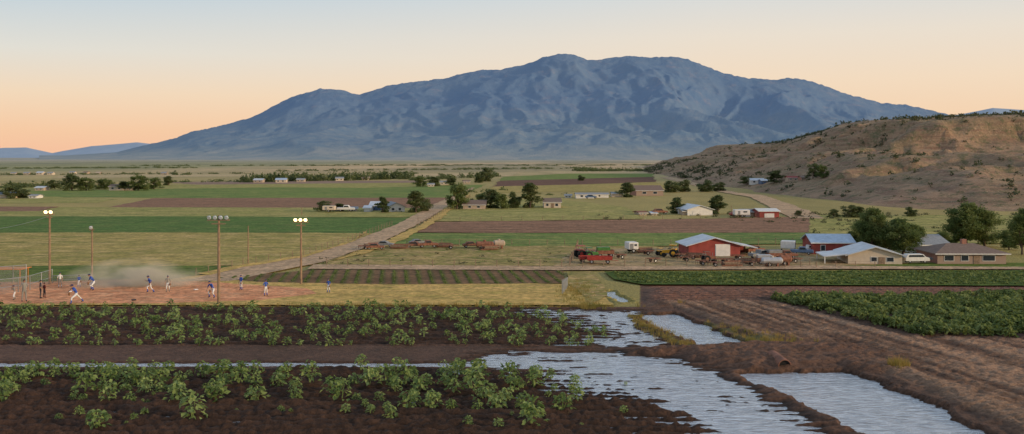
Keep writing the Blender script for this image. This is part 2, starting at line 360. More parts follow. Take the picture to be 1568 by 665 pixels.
# ---------- mountain
sil=[(-400,236),(100,236),(180,232),(215,224),(265,213),(300,200),(350,190),(385,180),(425,160),(450,148),(490,137),(520,138),(550,145),(590,132),(630,125),(680,120),(720,110),(770,105),(810,98),(830,88),(855,83),(880,84),(900,92),(930,90),(960,86),(1000,88),(1040,87),(1070,97),(1110,113),(1150,120),(1180,122),(1220,119),(1250,128),(1300,145),(1350,158),(1400,163),(1450,174),(1500,186),(1600,205),(1800,230),(2200,238)]
su=np.array([a for a,_ in sil]); sv=np.array([b for _,b in sil])
YR=10000.0
my=np.concatenate([np.arange(3800,8000,40),np.arange(8000,10300,20),np.arange(10300,12500,120)]); mu=np.arange(60,1900,2.2)
MU,MY=np.meshgrid(mu,my); MX=(MU-U0)/F*MY
Zr=np.interp(MU,su,V0-sv)/F*YR
wx=MX+1100*(fbm(MX/2200,MY/1700,3,2)-.5); wy=MY+900*(fbm(MX/1500,MY/1500,3,6)-.5)
tt=(YR-MY)/5600.0; tf=np.clip(tt,0,1); tb=np.clip(-tt,0,1)
prof=np.where(tt>=0,(1-tf)**2.4,1-1.6*tb)
r1=ridged(wx/1050,wy/3200+.3,2,1); r2=ridged(wx/480+wy/1500,wy/1300-wx/2800,3,4); r3=ridged(wx/200+r2,wy/420,3,8)
amp=ss(tf/.12)*(1-ss((tf-.42)/.5))
MZ=Zr*prof + Zr*amp*(.34*(r1-.72)+.18*(r2-.7)+.075*(r3-.65)) 
cap=Zr*(MY/YR)*.985
MZ=np.where(tt>.004,np.minimum(MZ,cap),MZ)
MZ=MZ+(fbm(MX/60,MY/60,3,9)-.5)*34*ss(Zr/250)*(1-ss(tf/.08))
MZ=MZ+H*ss(Zr/100)*ss((1-tf)/.5)-6*ss((.25-(1-tf))/.25)-.5
mm=N("mountain_forest_painted_haze"); p=mm.pos(); ge=mm.n("ShaderNodeSeparateXYZ"); mm.l(mm.n("ShaderNodeNewGeometry").outputs["Position"],ge.inputs[0])
n_a=mm.noise(p,.0016,8,.65); n_b=mm.noise(p,.007,8,.72)
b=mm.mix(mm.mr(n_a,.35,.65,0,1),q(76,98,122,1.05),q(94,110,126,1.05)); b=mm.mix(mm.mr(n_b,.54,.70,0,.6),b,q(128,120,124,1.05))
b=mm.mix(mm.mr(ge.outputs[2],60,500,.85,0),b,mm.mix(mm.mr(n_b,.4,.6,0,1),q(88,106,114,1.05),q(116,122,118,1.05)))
b=mm.mix(mm.mr(ge.outputs[2],8,100,.9,0),b,mm.mix(mm.mr(mm.noise(mm.pos((1,.4,1)),.004,6,.7),.4,.6,0,1),q(142,136,120,1.15),q(114,120,112,1.15)))  # bluish tones, paler near the foot, paint aerial haze into the colour
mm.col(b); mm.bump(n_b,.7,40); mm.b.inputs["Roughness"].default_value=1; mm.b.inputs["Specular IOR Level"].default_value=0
mm.b.inputs["Emission Color"].default_value=(.30,.44,.70,1); mm.b.inputs["Emission Strength"].default_value=.15  # blue glow imitates airlight in front of the slopes
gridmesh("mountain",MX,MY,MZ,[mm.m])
s2=[(-500,228),(-100,226),(0,225),(40,224),(80,233),(100,229),(140,222),(210,216),(260,222),(340,232),(900,238),(1380,200),(1440,176),(1470,172),(1520,162),(1568,165),(1640,170),(1800,190),(2100,230)]
su2=np.array([a for a,_ in s2]); sv2=np.array([b for _,b in s2])
DU,DY=np.meshgrid(np.arange(-500,2100,4),np.linspace(13000,19000,40)); DX=(DU-U0)/F*DY
pr=1-np.abs(DY-16000)/3000
DZ=np.interp(DU,su2,V0-sv2)/F*16000*pr**1.3+(ridged(DX/500,DY/900,4,3)-.6)*70*pr*(1-pr)*4
dm=N("distant_hill_painted_haze"); n_a=dm.noise(dm.pos(),.001,6,.7); dm.col(dm.mix(n_a,q(118,134,150,1.1),q(132,142,154,1.1))); dm.b.inputs["Roughness"].default_value=1
dm.b.inputs["Emission Color"].default_value=(.34,.46,.66,1); dm.b.inputs["Emission Strength"].default_value=.14  # pale tint and faint blue glow put haze into the hill material
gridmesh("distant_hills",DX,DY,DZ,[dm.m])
# ---------- foliage generators
def leaves(Cn,size,aspect=.5,up=.3,rng=R,fold=.25):
    n=len(Cn); d=rng.normal(size=(n,3)); d/=np.linalg.norm(d,axis=1)[:,None]
    e=rng.normal(size=(n,3)); e[:,2]*=1-up; e-= (e*d).sum(1)[:,None]*d; e/=np.linalg.norm(e,axis=1)[:,None]+1e-9
    s=np.asarray(size)[:,None]*rng.uniform(.7,1.3,(n,1)); nn=np.cross(d,e)
    A=Cn-d*s*.5; B=Cn+e*s*aspect*.5+nn*s*fold*.4; T=Cn+d*s*.5; D=Cn-e*s*aspect*.5+nn*s*fold*.4
    V=np.stack([A,B,T,D],1).reshape(-1,3); i=np.arange(n)*4
    return V,np.concatenate([np.stack([i,i+1,i+2],1),np.stack([i,i+2,i+3],1)])
def tube(path,rad,sides=6):
    path=np.asarray(path,float); V=[];Fq=[]
    for i,pt in enumerate(path):
        d=path[min(i+1,len(path)-1)]-path[max(i-1,0)]; d/=np.linalg.norm(d)+1e-9
        a=np.cross(d,[.3,1,.1]); a/=np.linalg.norm(a); b=np.cross(d,a)
        for k in range(sides):
            an=2*math.pi*k/sides; V.append(pt+rad[i]*(a*math.cos(an)+b*math.sin(an)))
    for i in range(len(path)-1):
        for k in range(sides):
            k2=(k+1)%sides; Fq.append((i*sides+k,i*sides+k2,(i+1)*sides+k2,(i+1)*sides+k))
    return np.array(V),np.array(Fq)
m_bark=simple("bark",(.11,.08,.06,1),.9,0,.4,4)
m_leafA=leafmat("tree_leaves",(.08,.12,.035,1),(.16,.21,.06,1),(.24,.27,.09,1),.35,.5)
m_leafB=leafmat("tree_leaves_dark",(.07,.10,.036,1),(.13,.165,.06,1),(.18,.20,.075,1),.15,.45)
m_shrub=leafmat("shrub_leaves",(.05,.065,.028,1),(.09,.10,.045,1),(.13,.13,.065,1),.1)
def treemesh(name,seed,nb=18,nl=170,ls=.045,wide=.5,mat=m_leafA,low=.16):
    rg=np.random.RandomState(seed); V=[];Q=[];o=0
    top=np.array([rg.uniform(-.05,.05),rg.uniform(-.05,.05),.62])
    v,f=tube([[0,0,-.02],[.01,0,.12],[top[0]*.5,top[1]*.5,.35],top],[.032,.024,.018,.008]); V.append(v);Q.append(f);o+=len(v)
    cs=[]
    for i in range(nb):
        a=rg.uniform(0,2*math.pi); r=rg.uniform(.1,1)**.5*wide*.36; z=low+.06+(.86-low)*rg.rand()**.9
        zc=(z-.42)/.5; sh=math.sqrt(max(.12,1-zc*zc))*rg.uniform(.75,1.2); cs.append(np.array([r*sh*math.cos(a),r*sh*math.sin(a),z]))
    for c_ in cs[:12]:
        b0=np.array([top[0]*.4,top[1]*.4,min(c_[2]*.8,rg.uniform(.12,.4))]); md=(b0+c_)/2+[0,0,-.02]
        v,f=tube([b0,md,c_],[.012,.008,.003],5); V.append(v);Q.append(f+o);o+=len(v)
    P=[]
    for c_ in cs:
        rad=rg.uniform(.07,.16)*(.6+wide*.5); d=rg.normal(size=(nl,3)); d/=np.linalg.norm(d,axis=1)[:,None]
        P.append(c_+d*rad*rg.uniform(.3,1.12,(nl,1))*[1.1,1.1,.85])
    P=np.concatenate(P); P[:,2]=np.maximum(P[:,2],.03); lv,lf=leaves(P,np.full(len(P),ls),.6,.4,rg)
    vs=np.concatenate(V+[lv]); return mesh(name,vs,[(np.concatenate(Q),0),(lf+o,1)],[m_bark,mat])
near_t=[treemesh("tree_mesh",s,34,330,.036,w_,m_leafA,.06) for s,w_ in ((1,.8),(2,.95),(3,1.1),(4,.85))]
mid_t=[treemesh("tree_mesh",s,24,110,.07,w_,m_,.0) for s,w_,m_ in ((5,.75,m_leafB),(6,.95,m_leafA),(7,1.1,m_leafB),(8,.9,m_leafB))]
def tree(u,v,hp,wp,protos,name="deciduous_tree"):
    g_=GH(u,v) if u>1000 else G(u,v)+(0,)
    if g_ is None: return
    x,y,zz=g_; s=y/F; me=random.choice(protos); h_=hp*s
    bw=me["w"] if "w" in me else max(q_.co.x for q_ in me.vertices)-min(q_.co.x for q_ in me.vertices); me["w"]=bw
    wd=wp*s/bw
    obj(name,me,(x,y,zz),random.uniform(0,6.28),(wd,wd,h_/.97))
for a in [(1335,391,70,56),(1383,394,58,74),(1362,390,48,46),(1480,378,66,74),(1508,378,56,60),(1565,390,70,52),(1318,386,44,38),(1442,382,26,32),(1545,384,30,34),(1398,388,42,46),(1462,378,44,44)]: tree(*a,near_t)
for a in [(700,321,40,36),(812,319,38,34),(788,319,26,26),(752,319,28,34),(736,318,22,26),(768,320,24,26),(637,326,33,34),(650,324,22,24),(586,326,24,24),(498,324,16,32),(520,324,12,24),(960,302,22,28),(1036,327,24,28),(1099,328,28,34),(1028,295,18,30),(1046,294,19,28),(1080,294,18,32),(1100,293,14,28),(1188,279,17,30),(1245,274,22,24),(1260,273,20,20),(1144,283,12,24),(1300,334,19,30),(1316,334,17,24),(1276,334,13,20),(1395,333,16,22),(744,278,22,28),(734,280,16,20),(110,292,24,36),(132,292,20,30),(160,290,16,30),(212,292,24,32),(236,290,18,24),(84,290,14,26),(20,304,18,38),(36,303,14,24),(258,284,14,20),(644,286,16,22),(664,285,14,24),(690,284,12,24),(1222,332,9,16),(890,277,9,14),(190,292,14,24),(5,303,12,20),(720,318,14,18)]: tree(*a,mid_t)
def mass(name,pts,nl,ls,mat):
    P=[];Sz=[]
    for x,y,z,rx,rz in pts:
        d=R.normal(size=(nl,3)); d/=np.linalg.norm(d,axis=1)[:,None]; d*=R.uniform(.4,1.05,(nl,1)); d[:,2]=np.abs(d[:,2])
        P.append(np.array([x,y,z])+d*[rx,rx,rz]); Sz.append(np.full(nl,ls*(rx+rz)/2))
    v,f=leaves(np.concatenate(P),np.concatenate(Sz),.7,.4); obj(name,mesh(name,v,[(f,0)],[mat]))
pts=[]
def line(u0,u1,v0,v1,n,hp,wp):
    for i in range(n):
        u=random.uniform(u0,u1); v=v0+(v1-v0)*(u-u0)/(u1-u0)+random.uniform(-1,1)*.8; x,y=G(u,v); s=S(v)
        pts.append((x,y,-.3,wp*s*random.uniform(.4,.8),hp*s*random.uniform(.5,1.15)))
line(370,470,279,277,70,14,10); line(470,630,277,274,90,13,10); line(0,90,288,286,30,10,14); line(380,620,271,270,60,5,10); line(630,760,276,270,50,8,10)
line(880,1000,262,262,50,6,9); line(880,940,262,262,24,7,8); line(140,370,281,278,40,5,10); line(0,380,268,266,90,3.5,8); line(420,900,262,258,110,3,9); line(820,960,298,300,12,4,10); line(700,800,296,290,12,7,8); line(560,640,266,266,20,4,9); line(265,300,268,268,8,7,8)
line(1000,1120,262,266,30,3,8); line(-200,0,288,290,18,12,16); line(690,760,318,318,8,7,12); line(560,640,325,325,6,5,12); line(200,1000,254,253,170,1.8,10); line(0,300,258,257,90,2.2,10); line(0,250,285,288,40,5,9)
mass("distant_treeline",pts,60,.34,m_leafB)
pts=[]
NS=20000
xx=R.uniform(100,620,NS)*kH; yy=(262+ (1250-262)*R.rand(NS)**1.3)*kH; dn=fbm(xx/50,yy/50,4,5); zz=hill_h(xx,yy)
for x,y,z,d_ in zip(xx,yy,zz,dn):
    if z>0.2 and x/y<.66 and random.random()<(d_-.3)*1.9 :
        r=random.choice([.5,.6,.8,1.0,1.4,2.2])*random.uniform(.7,1.25)*(1+.4*(y>600)); pts.append((x,y,z-.2,r,r*1.0))
mass("hillside_shrubs",pts,24,.52,m_shrub)
pts=[]
for u0,u1,v,n in ((480,900,400,50),(500,1040,388,50),(1120,1420,336,60),(1240,1560,334,70),(900,1240,330,25),(1240,1568,352,40)):
    for i in range(n):
        u=random.uniform(u0,u1); vq=v+random.uniform(-7,7); x,y=G(u,vq); r=random.uniform(.2,.6)*(1 if v>380 else 1.8); pts.append((x,y,0,r,r*.8))
mass("scrub_bushes",pts,40,.4,m_shrub)
# crops
def plantfield(name,plants,nl,mat,leaf):
    P=np.array(plants); n=len(P); a=R.uniform(0,6.283,(n,nl)); rr=np.sqrt(R.rand(n,nl)); hh=R.rand(n,nl)**.8
    X_=P[:,0:1]+P[:,3:4]*rr*np.cos(a)*(1-.35*hh); Y_=P[:,1:2]+P[:,3:4]*rr*np.sin(a)*(1-.35*hh); Z_=P[:,2:3]+P[:,4:5]*(.12+.88*hh)*(1-.25*rr)
    C_=np.stack([X_,Y_,Z_],-1).reshape(-1,3); d=np.stack([np.cos(a),np.sin(a),R.uniform(-.7,.35,(n,nl))],-1).reshape(-1,3); d+=R.normal(size=d.shape)*.35; d/=np.linalg.norm(d,axis=1)[:,None]
    up=np.tile([0,0,1.],(len(d),1))+R.normal(size=d.shape)*.45; e=np.cross(d,up); e/=np.linalg.norm(e,axis=1)[:,None]; nn=np.cross(e,d)
    s=(np.repeat(P[:,3],nl)*leaf*R.uniform(.65,1.25,len(d)))[:,None]
    A=C_-d*s*.5; B=C_+e*s*.3+nn*s*.08; T=C_+d*s*.5-nn*s*.12; D=C_-e*s*.3+nn*s*.08
    V_=np.stack([A,B,T,D],1).reshape(-1,3); i=np.arange(len(d))*4; f=np.concatenate([np.stack([i,i+1,i+2],1),np.stack([i,i+2,i+3],1)])
    st=[];sf=[];o=len(V_)
    for k in range(n):
        x,y,z,r,h_=P[k]
        for j in range(3):
            ax=random.uniform(-.5,.5)*r; ay=random.uniform(-.5,.5)*r; w_=.035*r+.008
            st+= [(x-w_,y,z-.1),(x+w_,y,z-.1),(x+ax,y+ay,z+h_*.8)]; sf.append((o,o+1,o+2)); o+=3
    V_=np.concatenate([V_,np.array(st)]); f=np.concatenate([f,np.array(sf)])
    obj(name,mesh(name,V_,[(f,0)],[mat]))
m_chile=leafmat("chile_leaves",(.11,.165,.04,1),(.27,.36,.11,1),(.34,.42,.15,1),.5,.42)
m_chile2=leafmat("crop_leaves",(.10,.14,.035,1),(.20,.25,.07,1),(.26,.30,.095,1),.35,.4)
def ground_at(xs_,ys_): return near_h(np.array(xs_),np.array(ys_))[0]
pl=[]
rows=[(572,1.3,.8,800),(581,1.3,.75,850),(592,1.3,.8,860),(603,1.3,.7,860),(615,1.3,.8,860),(627,1.5,.45,870),(641,1.6,.38,890),(655,1.8,.10,890)]
for v,spc,den,ur in rows:
    y=H*F/(v-V0); x=-75
    while x<G(ur,v)[0]:
        x+=spc*random.uniform(.7,1.3); u=U0+F*x/y
        dd=den*(1.15 if u<330 else .95)
        if v>620 and u<340: dd*=.4
        if random.random()<dd*(.35+1.2*float(vn(np.array([x/3.]),np.array([y/2.]),3)[0])):
            r=random.uniform(.5,.95)
            if random.random()<.25: r*=.6
            pl.append([x,y+random.uniform(-.3,.3),0,r,r*random.uniform(1.4,2.1)])
for _ in range(55):
    u=random.uniform(0,980); v=random.uniform(575,655); x,y=G(u,v); r=random.uniform(.15,.4); pl.append([x,y,0,r,r*1.6])
pa=np.array(pl); pa[:,2]=ground_at(pa[:,0],pa[:,1]); pa=pa[pa[:,2]>-.16]
plantfield("chile_plants",pa,80,m_chile,.44)
pl=[]; y=H*F/(529-V0)
while y<H*F/(471-V0):
    ur=np.interp(V0+F*H/y,[470,490,510,530],[835,880,925,900]); x=-78
    while x<(ur-U0)*y/F:
        x+=.8*random.uniform(.6,1.4)
        if random.random()<.1+.65*float(fbm(np.array([x/6.]),np.array([y/3.]),2,4)[0]):
            r=random.uniform(.22,.58); pl.append([x,y+random.uniform(-.2,.2),0,r,r*random.uniform(1.4,2.1)])
    y+=1.5
pa=np.array(pl); pa[:,2]=ground_at(pa[:,0],pa[:,1]); pa=pa[pa[:,2]>-.16]
plantfield("young_crop_plants",pa,26,m_chile,.66)
def fillpoly(P,n,r0,r1,hk,rowp=None):
    mn=P.min(0); mxx=P.max(0); mxx[0]=min(mxx[0],85); mn[0]=max(mn[0],-85)
    x=R.uniform(mn[0],mxx[0],n); y=R.uniform(mn[1],mxx[1],n)
    if rowp: y=np.round(y/rowp)*rowp+R.normal(size=n)*rowp*.16
    s=sdist(P,x,y); k=s<-.3; x=x[k];y=y[k]; r=R.uniform(r0,r1,len(x)); return x,y,r,r*hk
x,y,r,hh=fillpoly(PCrop,3200,.4,.8,1.3,1.3); z=ground_at(x,y)
plantfield("green_crop_field",np.stack([x,y,z,r,hh],1),34,m_chile2,.6)
PJ=poly([(930,419),(2300,415),(2300,440),(1568,439),(985,437),(945,430)])
x,y,r,hh=fillpoly(PJ,4600,.3,.6,.7,1.4); plantfield("green_crop_strip",np.stack([x,y,x*0+.03,r,hh],1),14,m_chile2,.8)
PW=poly([(480,415.5),(862,417.5),(866,435.5),(600,437),(400,433),(335,428)])
mn=PW.min(0);mxx=PW.max(0); pp=[]
ca,sa=math.cos(.12),math.sin(.12)
for _ in range(2600):
    x=random.uniform(mn[0],mxx[0]); y=random.uniform(mn[1],mxx[1]); d=x*ca+y*sa; d2=round(d/1.6)*1.6; x+=(d2-d)*ca+random.gauss(0,.07); pp.append((x,y))
pp=np.array(pp); k=sdist(PW,pp[:,0],pp[:,1])<0; pp=pp[k]; n_=len(pp)
plantfield("row_crop_plants",np.stack([pp[:,0],pp[:,1],np.full(n_,.1),R.uniform(.14,.26,n_),R.uniform(.12,.25,n_)],1),12,m_chile2,.9)
m_dry=leafmat("dry_grass_blades",q(160,132,74,1.2),q(126,112,55,1.2),q(100,102,48,1.2),.4)
def tufts(name,pts,nb,hgt):
    V_=[];f=[];o=0
    for x,y,z,s_ in pts:
        for j in range(nb):
            a=random.uniform(0,6.28); r=random.uniform(0,.4)*s_; h_=hgt*s_*random.uniform(.4,1.2); bx,by=x+r*math.cos(a),y+r*math.sin(a); l=random.uniform(.1,.6)*h_; w_=.03*s_
            V_+=[(bx-w_,by,z-.03),(bx+w_,by,z-.03),(bx+l*math.cos(a),by+l*math.sin(a),z+h_)]; f.append((o,o+1,o+2)); o+=3
    obj(name,mesh(name,np.array(V_),[(np.array(f),0)],[m_dry]))
tp=[]
for P,n_ in ((PG,150),(PG2,60)):
    mn=P.min(0);mxx=P.max(0); x=R.uniform(mn[0],mxx[0],n_*6); y=R.uniform(mn[1],mxx[1],n_*6); k=sdist(P,x,y)<.6; x=x[k][:n_];y=y[k][:n_]; z=ground_at(x,y); tp+=[(a_,b_,c_,random.uniform(.3,.7)) for a_,b_,c_ in zip(x,y,z)]
ed=[(1378,568,30,14,5),(900,470,70,25,4),(560,470,110,420,1),(885,448,220,30,16),(1180,525,40,60,4),(760,470,60,200,1),(500,440,200,400,5),(200,434,120,300,3)]
for u,v,n_,du,dv_ in ed:
    for i in range(n_):
        x,y=G(u+random.gauss(0,.5)*du,v+random.gauss(0,.5)*dv_); z=float(ground_at([x],[y])[0]); tp.append((x,y,max(z,0) if z>-.14 else -9,random.uniform(.4,.9)*(.6 if n_ in(200,120) else 1)))
tufts("dry_grass",[p_ for p_ in tp if p_[2]>-5],12,.7)
# ---------- object builder
class Grp:
    def __init__(s,name,x,y,z=0,rz=0):
        s.e=bpy.data.objects.new(name,None); sc.collection.objects.link(s.e); s.e.location=(x,y,z); s.e.rotation_euler=(0,0,rz); s.e.empty_display_size=.3
    def part(s,name,verts,faces,mat,bev=0):
        me=bpy.data.meshes.new(name); me.from_pydata([tuple(v) for v in verts],[],faces); me.update(); me.materials.append(mat)
        o=obj(name,me,parent=s.e)
        if bev: b=o.modifiers.new("b",'BEVEL'); b.width=bev; b.segments=2
        return o
    def box(s,name,cx,cy,cz,sx_,sy_,sz_,mat,bev=0):
        v=[(cx+a*sx_/2,cy+b*sy_/2,cz+c*sz_/2) for a in(-1,1) for b in(-1,1) for c in(-1,1)]
        return s.part(name,v,[(0,1,3,2),(4,6,7,5),(0,4,5,1),(2,3,7,6),(0,2,6,4),(1,5,7,3)],mat,bev)
    def prism(s,name,prof,axis,a,b,mat,bev=0):
        n=len(prof); mk=(lambda t_,p_:(t_,p_[0],p_[1])) if axis=='x' else (lambda t_,p_:(p_[0],t_,p_[1]))
        v=[mk(a,p_) for p_ in prof]+[mk(b,p_) for p_ in prof]
        f=[tuple(range(n)),tuple(range(2*n-1,n-1,-1))]+[(i,n+i,n+(i+1)%n,(i+1)%n) for i in range(n)]
        return s.part(name,v,f,mat,bev)
    def tube(s,name,path,rad,mat,sides=10):
        v,f=tube(path,rad,sides); n=len(v); fs=[tuple(int(i) for i in q_) for q_ in f]+[tuple(range(sides)),tuple(range(n-1,n-sides-1,-1))]
        return s.part(name,v,fs,mat)
    def cyl(s,name,a,b,r,mat,sides=14): return s.tube(name,[a,b],[r,r],mat,sides)
m_white=simple("white_paint",(.66,.64,.61,1),.6,0,.12); m_cream=simple("cream_stucco",(.55,.46,.36,1),.9,0,.12); m_tan=simple("tan_stucco",(.42,.33,.25,1),.9)
m_red=simple("barn_red",(.28,.06,.05,1),.75,0,.3,.8); m_red2=simple("truck_red",(.32,.045,.035,1),.5); m_tin=simple("tin_roof",(.55,.57,.60,1),.45,.3,.2,.9); m_tinb=simple("blue_tin_roof",(.42,.50,.60,1),.4,.3,.2)
m_shing=simple("brown_shingle",(.20,.14,.11,1),.95,0,.2,3); m_shg=simple("grey_shingle",(.26,.27,.28,1),.95,0,.2,3); m_glass=simple("window_glass",(.03,.04,.05,1),.12,0,.1); m_dk=simple("painted_interior_shade",(.015,.013,.012,1),.9)  # last material is near-black paint for shade inside openings
m_wood=simple("weathered_wood",(.24,.17,.12,1),.9,0,.35,3); m_steel=simple("galvanised_steel",(.38,.40,.42,1),.45,.6,.15); m_rust=simple("rusty_metal",(.22,.10,.065,1),.85,0,.4,2); m_tire=simple("tyre_rubber",(.02,.02,.02,1),.9)
m_green=simple("green_paint",(.06,.17,.04,1),.5); m_yel=simple("machine_yellow",(.6,.32,.03,1),.5); m_blue=simple("blue_paint",(.09,.14,.24,1),.5); m_grey=simple("grey_primer",(.22,.22,.22,1),.6); m_silver=simple("silver_tank",(.45,.45,.46,1),.4,.5,.15)
def brickmat():
    n=N("brick"); b=n.n("ShaderNodeTexBrick"); n.l(n.pos((1,1,1),True),b.inputs[0]); b.inputs["Scale"].default_value=3; b.inputs["Color1"].default_value=(.38,.19,.13,1); b.inputs["Color2"].default_value=(.28,.13,.095,1); b.inputs["Mortar"].default_value=(.33,.24,.19,1); b.inputs["Mortar Size"].default_value=.006
    n.col(b.outputs[0]); return n.m
m_brick=brickmat()
def house(name,u,v,wp,dep,wall,roof,wm_,rm,style='side',rz=0,wins=(),door=None,garage=None,oh=.35,chim=None,hip=False):
    if u>1000 and v<300: x,y,z=GH(u,v); s=y/F
    else: x,y=G(u,v); s=S(v); z=0
    W=wp*s; hw=wall*s; hr=roof*s
    g=Grp(name,x,y,z,rz); b0=-.6
    th=.14
    if hip:
        g.box("walls",0,dep/2,(hw+b0)/2,W,dep,hw-b0,wm_)
        o=oh; r=min(dep/2,W*.3); v_=[(-W/2-o,-o,hw),(W/2+o,-o,hw),(W/2+o,dep+o,hw),(-W/2-o,dep+o,hw),(-W/2+r,dep/2,hw+hr),(W/2-r,dep/2,hw+hr),(-W/2-o,-o,hw-th),(W/2+o,-o,hw-th),(W/2+o,dep+o,hw-th),(-W/2-o,dep+o,hw-th)]
        g.part("roof",v_,[(0,1,5,4),(1,2,5),(2,3,4,5),(3,0,4),(6,7,1,0),(7,8,2,1),(8,9,3,2),(9,6,0,3),(9,8,7,6)],rm)
        g.box("fascia",0,-o-.012,hw-.08,W+2*o,.02,.15,m_white)
    elif style=='side':
        sl=hr/(dep/2)
        g.prism("walls",[(0,b0),(dep,b0),(dep,hw),(dep/2,hw+hr-.01),(0,hw)],'x',-W/2,W/2,wm_)
        g.prism("roof",[(-oh,hw-oh*sl+.01),(dep/2,hw+hr+.01),(dep+oh,hw-oh*sl+.01),(dep+oh,hw-oh*sl+th),(dep/2,hw+hr+th),(-oh,hw-oh*sl+th)],'x',-W/2-oh,W/2+oh,rm)
        g.box("fascia",0,-oh-.012,hw-oh*sl+.07,W+2*oh,.02,.16,m_white)
    else:
        sl=hr/(W/2)
        g.prism("walls",[(-W/2,b0),(W/2,b0),(W/2,hw),(0,hw+hr-.01),(-W/2,hw)],'y',0,dep,wm_)
        g.prism("roof",[(-W/2-oh,hw-oh*sl+.01),(0,hw+hr+.01),(W/2+oh,hw-oh*sl+.01),(W/2+oh,hw-oh*sl+th),(0,hw+hr+th),(-W/2-oh,hw-oh*sl+th)],'y',-oh,dep+oh,rm)
    for i,(fx,ww) in enumerate(wins):
        g.box("window_frame",fx*W,-.02,hw*.58,ww*W+.16,.05,hw*.42+.16,m_white); g.box("window_glass",fx*W,-.05,hw*.58,ww*W,.03,hw*.42,m_glass)
    if door is not None: g.box("door",door*W,-.03,hw*.4,max(.9,.06*W),.06,hw*.8,m_wood)
    if garage: g.box("garage_door",garage[0]*W,-.04,hw*garage[2]/2,garage[1]*W,.07,hw*garage[2],m_white)
    if chim: g.box("chimney",chim*W,dep*.5,hw+hr+.1,.7,.7,1.0,m_brick)
    return g,W,hw,hr
g,W,hw,hr=house("red_barn",1094,394,80,7,18,11,m_red,m_tin,'gable',.06,garage=(.16,.27,1.0),oh=.5)
g.box("trim",.16*W,-.02,hw*.5+.1,.29*W,.03,hw+.2,m_white)
g.prism("lean_to_roof",[(W/2+.1,hw+.0),(W/2+2.8,hw-.5),(W/2+2.8,hw-.37),(W/2+.1,hw+.15)],'y',-.3,6,m_tin)
g.box("lean_to_back_wall",W/2+1.4,5.9,hw/2-.3,2.6,.1,hw-.6,m_red)
for yy_ in (0,3,5.8): g.box("post",W/2+2.6,yy_,hw/2-.35,.15,.15,hw-.7,m_wood)
g.box("bay_shade_panel",W/2+.06,3,hw*.45,.05,5,hw*.8,m_dk)  # flat near-black panel, the bay's shade painted onto the solid wall
house("red_metal_shed",1276,391,62,7,19,10,m_red,m_tinb,'side',-.06,wins=((-.25,.1),),door=.3)
g,W,hw,hr=house("white_house",1340,406,80,8,15,12,m_cream,m_tin,'gable',-.12,wins=((.28,.12),(-.02,.1)),door=.12,oh=.5)
g.prism("carport_roof",[(-W/2-3.6,hw-.3),(-W/2-.1,hw+.05),(-W/2-.1,hw+.18),(-W/2-3.6,hw-.17)],'y',-.5,6,m_tin)
for yy_ in (-.3,5.8): g.box("carport_post",-W/2-3.4,yy_,hw/2-.2,.14,.14,hw-.2,m_white)
house("brick_ranch_house",1488,406,104,8,18,12,m_brick,m_shing,'side',-.02,wins=((-.33,.13),(-.1,.1),(.25,.17)),door=.07,hip=True,oh=.5,chim=.05)
house("white_farmhouse",1432,390,46,8,15,12,m_white,m_shg,'side',.1,wins=((-.2,.16),(.2,.16)))
house("white_barn",1072,330,40,10,9,6,m_white,m_tin,'gable',.15,garage=(-.2,.2,.8),oh=.5)
house("hay_shed",1054,330,16,10,6,3,m_tan,m_shg,'side')
house("red_shed",1178,334,30,8,10,3,m_red,m_white,'side',garage=(0,.5,.7))
house("storage_trailer_building",1150,332,22,8,7,3,m_white,m_shg,'side',door=.1)
house("tan_house",846,319,26,10,9,5,m_cream,m_shing,'side',wins=((-.3,.14),(.25,.16)),door=0)
house("brown_house",726,321,34,10,7,6,m_tan,m_shing,'side',wins=((-.2,.12),(.2,.12)))
house("brick_house",995,300,42,12,8,7,m_brick,m_shing,'side',.1,wins=((-.2,.14),(.2,.14)))
house("mobile_home",897,304,30,6,6,2,m_white,m_shg,'side',wins=((-.2,.12),(.2,.12)))
house("mobile_home",922,303,20,6,5,2,m_white,m_shg,'side',wins=((-.2,.12),))
house("mobile_home",945,302,16,6,5,2,m_cream,m_shg,'side')
house("grey_roof_house",607,325,26,9,8,6,m_white,m_shg,'gable',.3,wins=((-.2,.14),(.2,.14)))
house("small_house",574,323,16,8,8,5,m_blue,m_tin,'side')
house("tool_shed",562,325,10,6,6,3,m_tin,m_tin,'side')
house("blue_roof_building",4,304,26,10,6,3,m_cream,m_blue,'side')
for u,v,w_,mt,rf in ((178,292,24,m_cream,m_shing),(196,292,14,m_tan,m_shg),(60,292,14,m_tan,m_tin),(50,304,12,m_white,m_shg),(395,280,14,m_tan,m_tin),(430,280,16,m_cream,m_tinb),(460,279,12,m_tan,m_shg),(520,277,12,m_cream,m_shg),(560,276,12,m_tan,m_shing),(680,283,12,m_cream,m_shg),(715,281,10,m_tan,m_shing),(660,286,10,m_cream,m_shg),(1160,282,20,m_white,m_tin),(1172,281,12,m_blue,m_tin),(1215,277,16,m_tan,m_red),(1232,276,10,m_brick,m_shing),(60,268,10,m_cream,m_tin),(40,268,8,m_tan,m_shg),(76,268,8,m_cream,m_shg),(110,267,8,m_cream,m_shg),(130,267,7,m_tan,m_shing),(20,268,7,m_cream,m_shg),(150,267,6,m_tan,m_tan),(250,268,8,m_tan,m_shg),(870,303,10,m_white,m_shg),(540,324,14,m_cream,m_shg),(985,330,12,m_tan,m_rust),(1002,330,8,m_cream,m_tin),(1470,383,12,m_white,m_shg),(1412,388,12,m_cream,m_tin)):
    house("farmhouse",u,v,w_,max(5,8*S(v)/.3*.35),w_*.2+1.2,w_*.1+.8,mt,rf,'side',random.uniform(-.2,.2),wins=((-.25,.15),(.2,.15)))
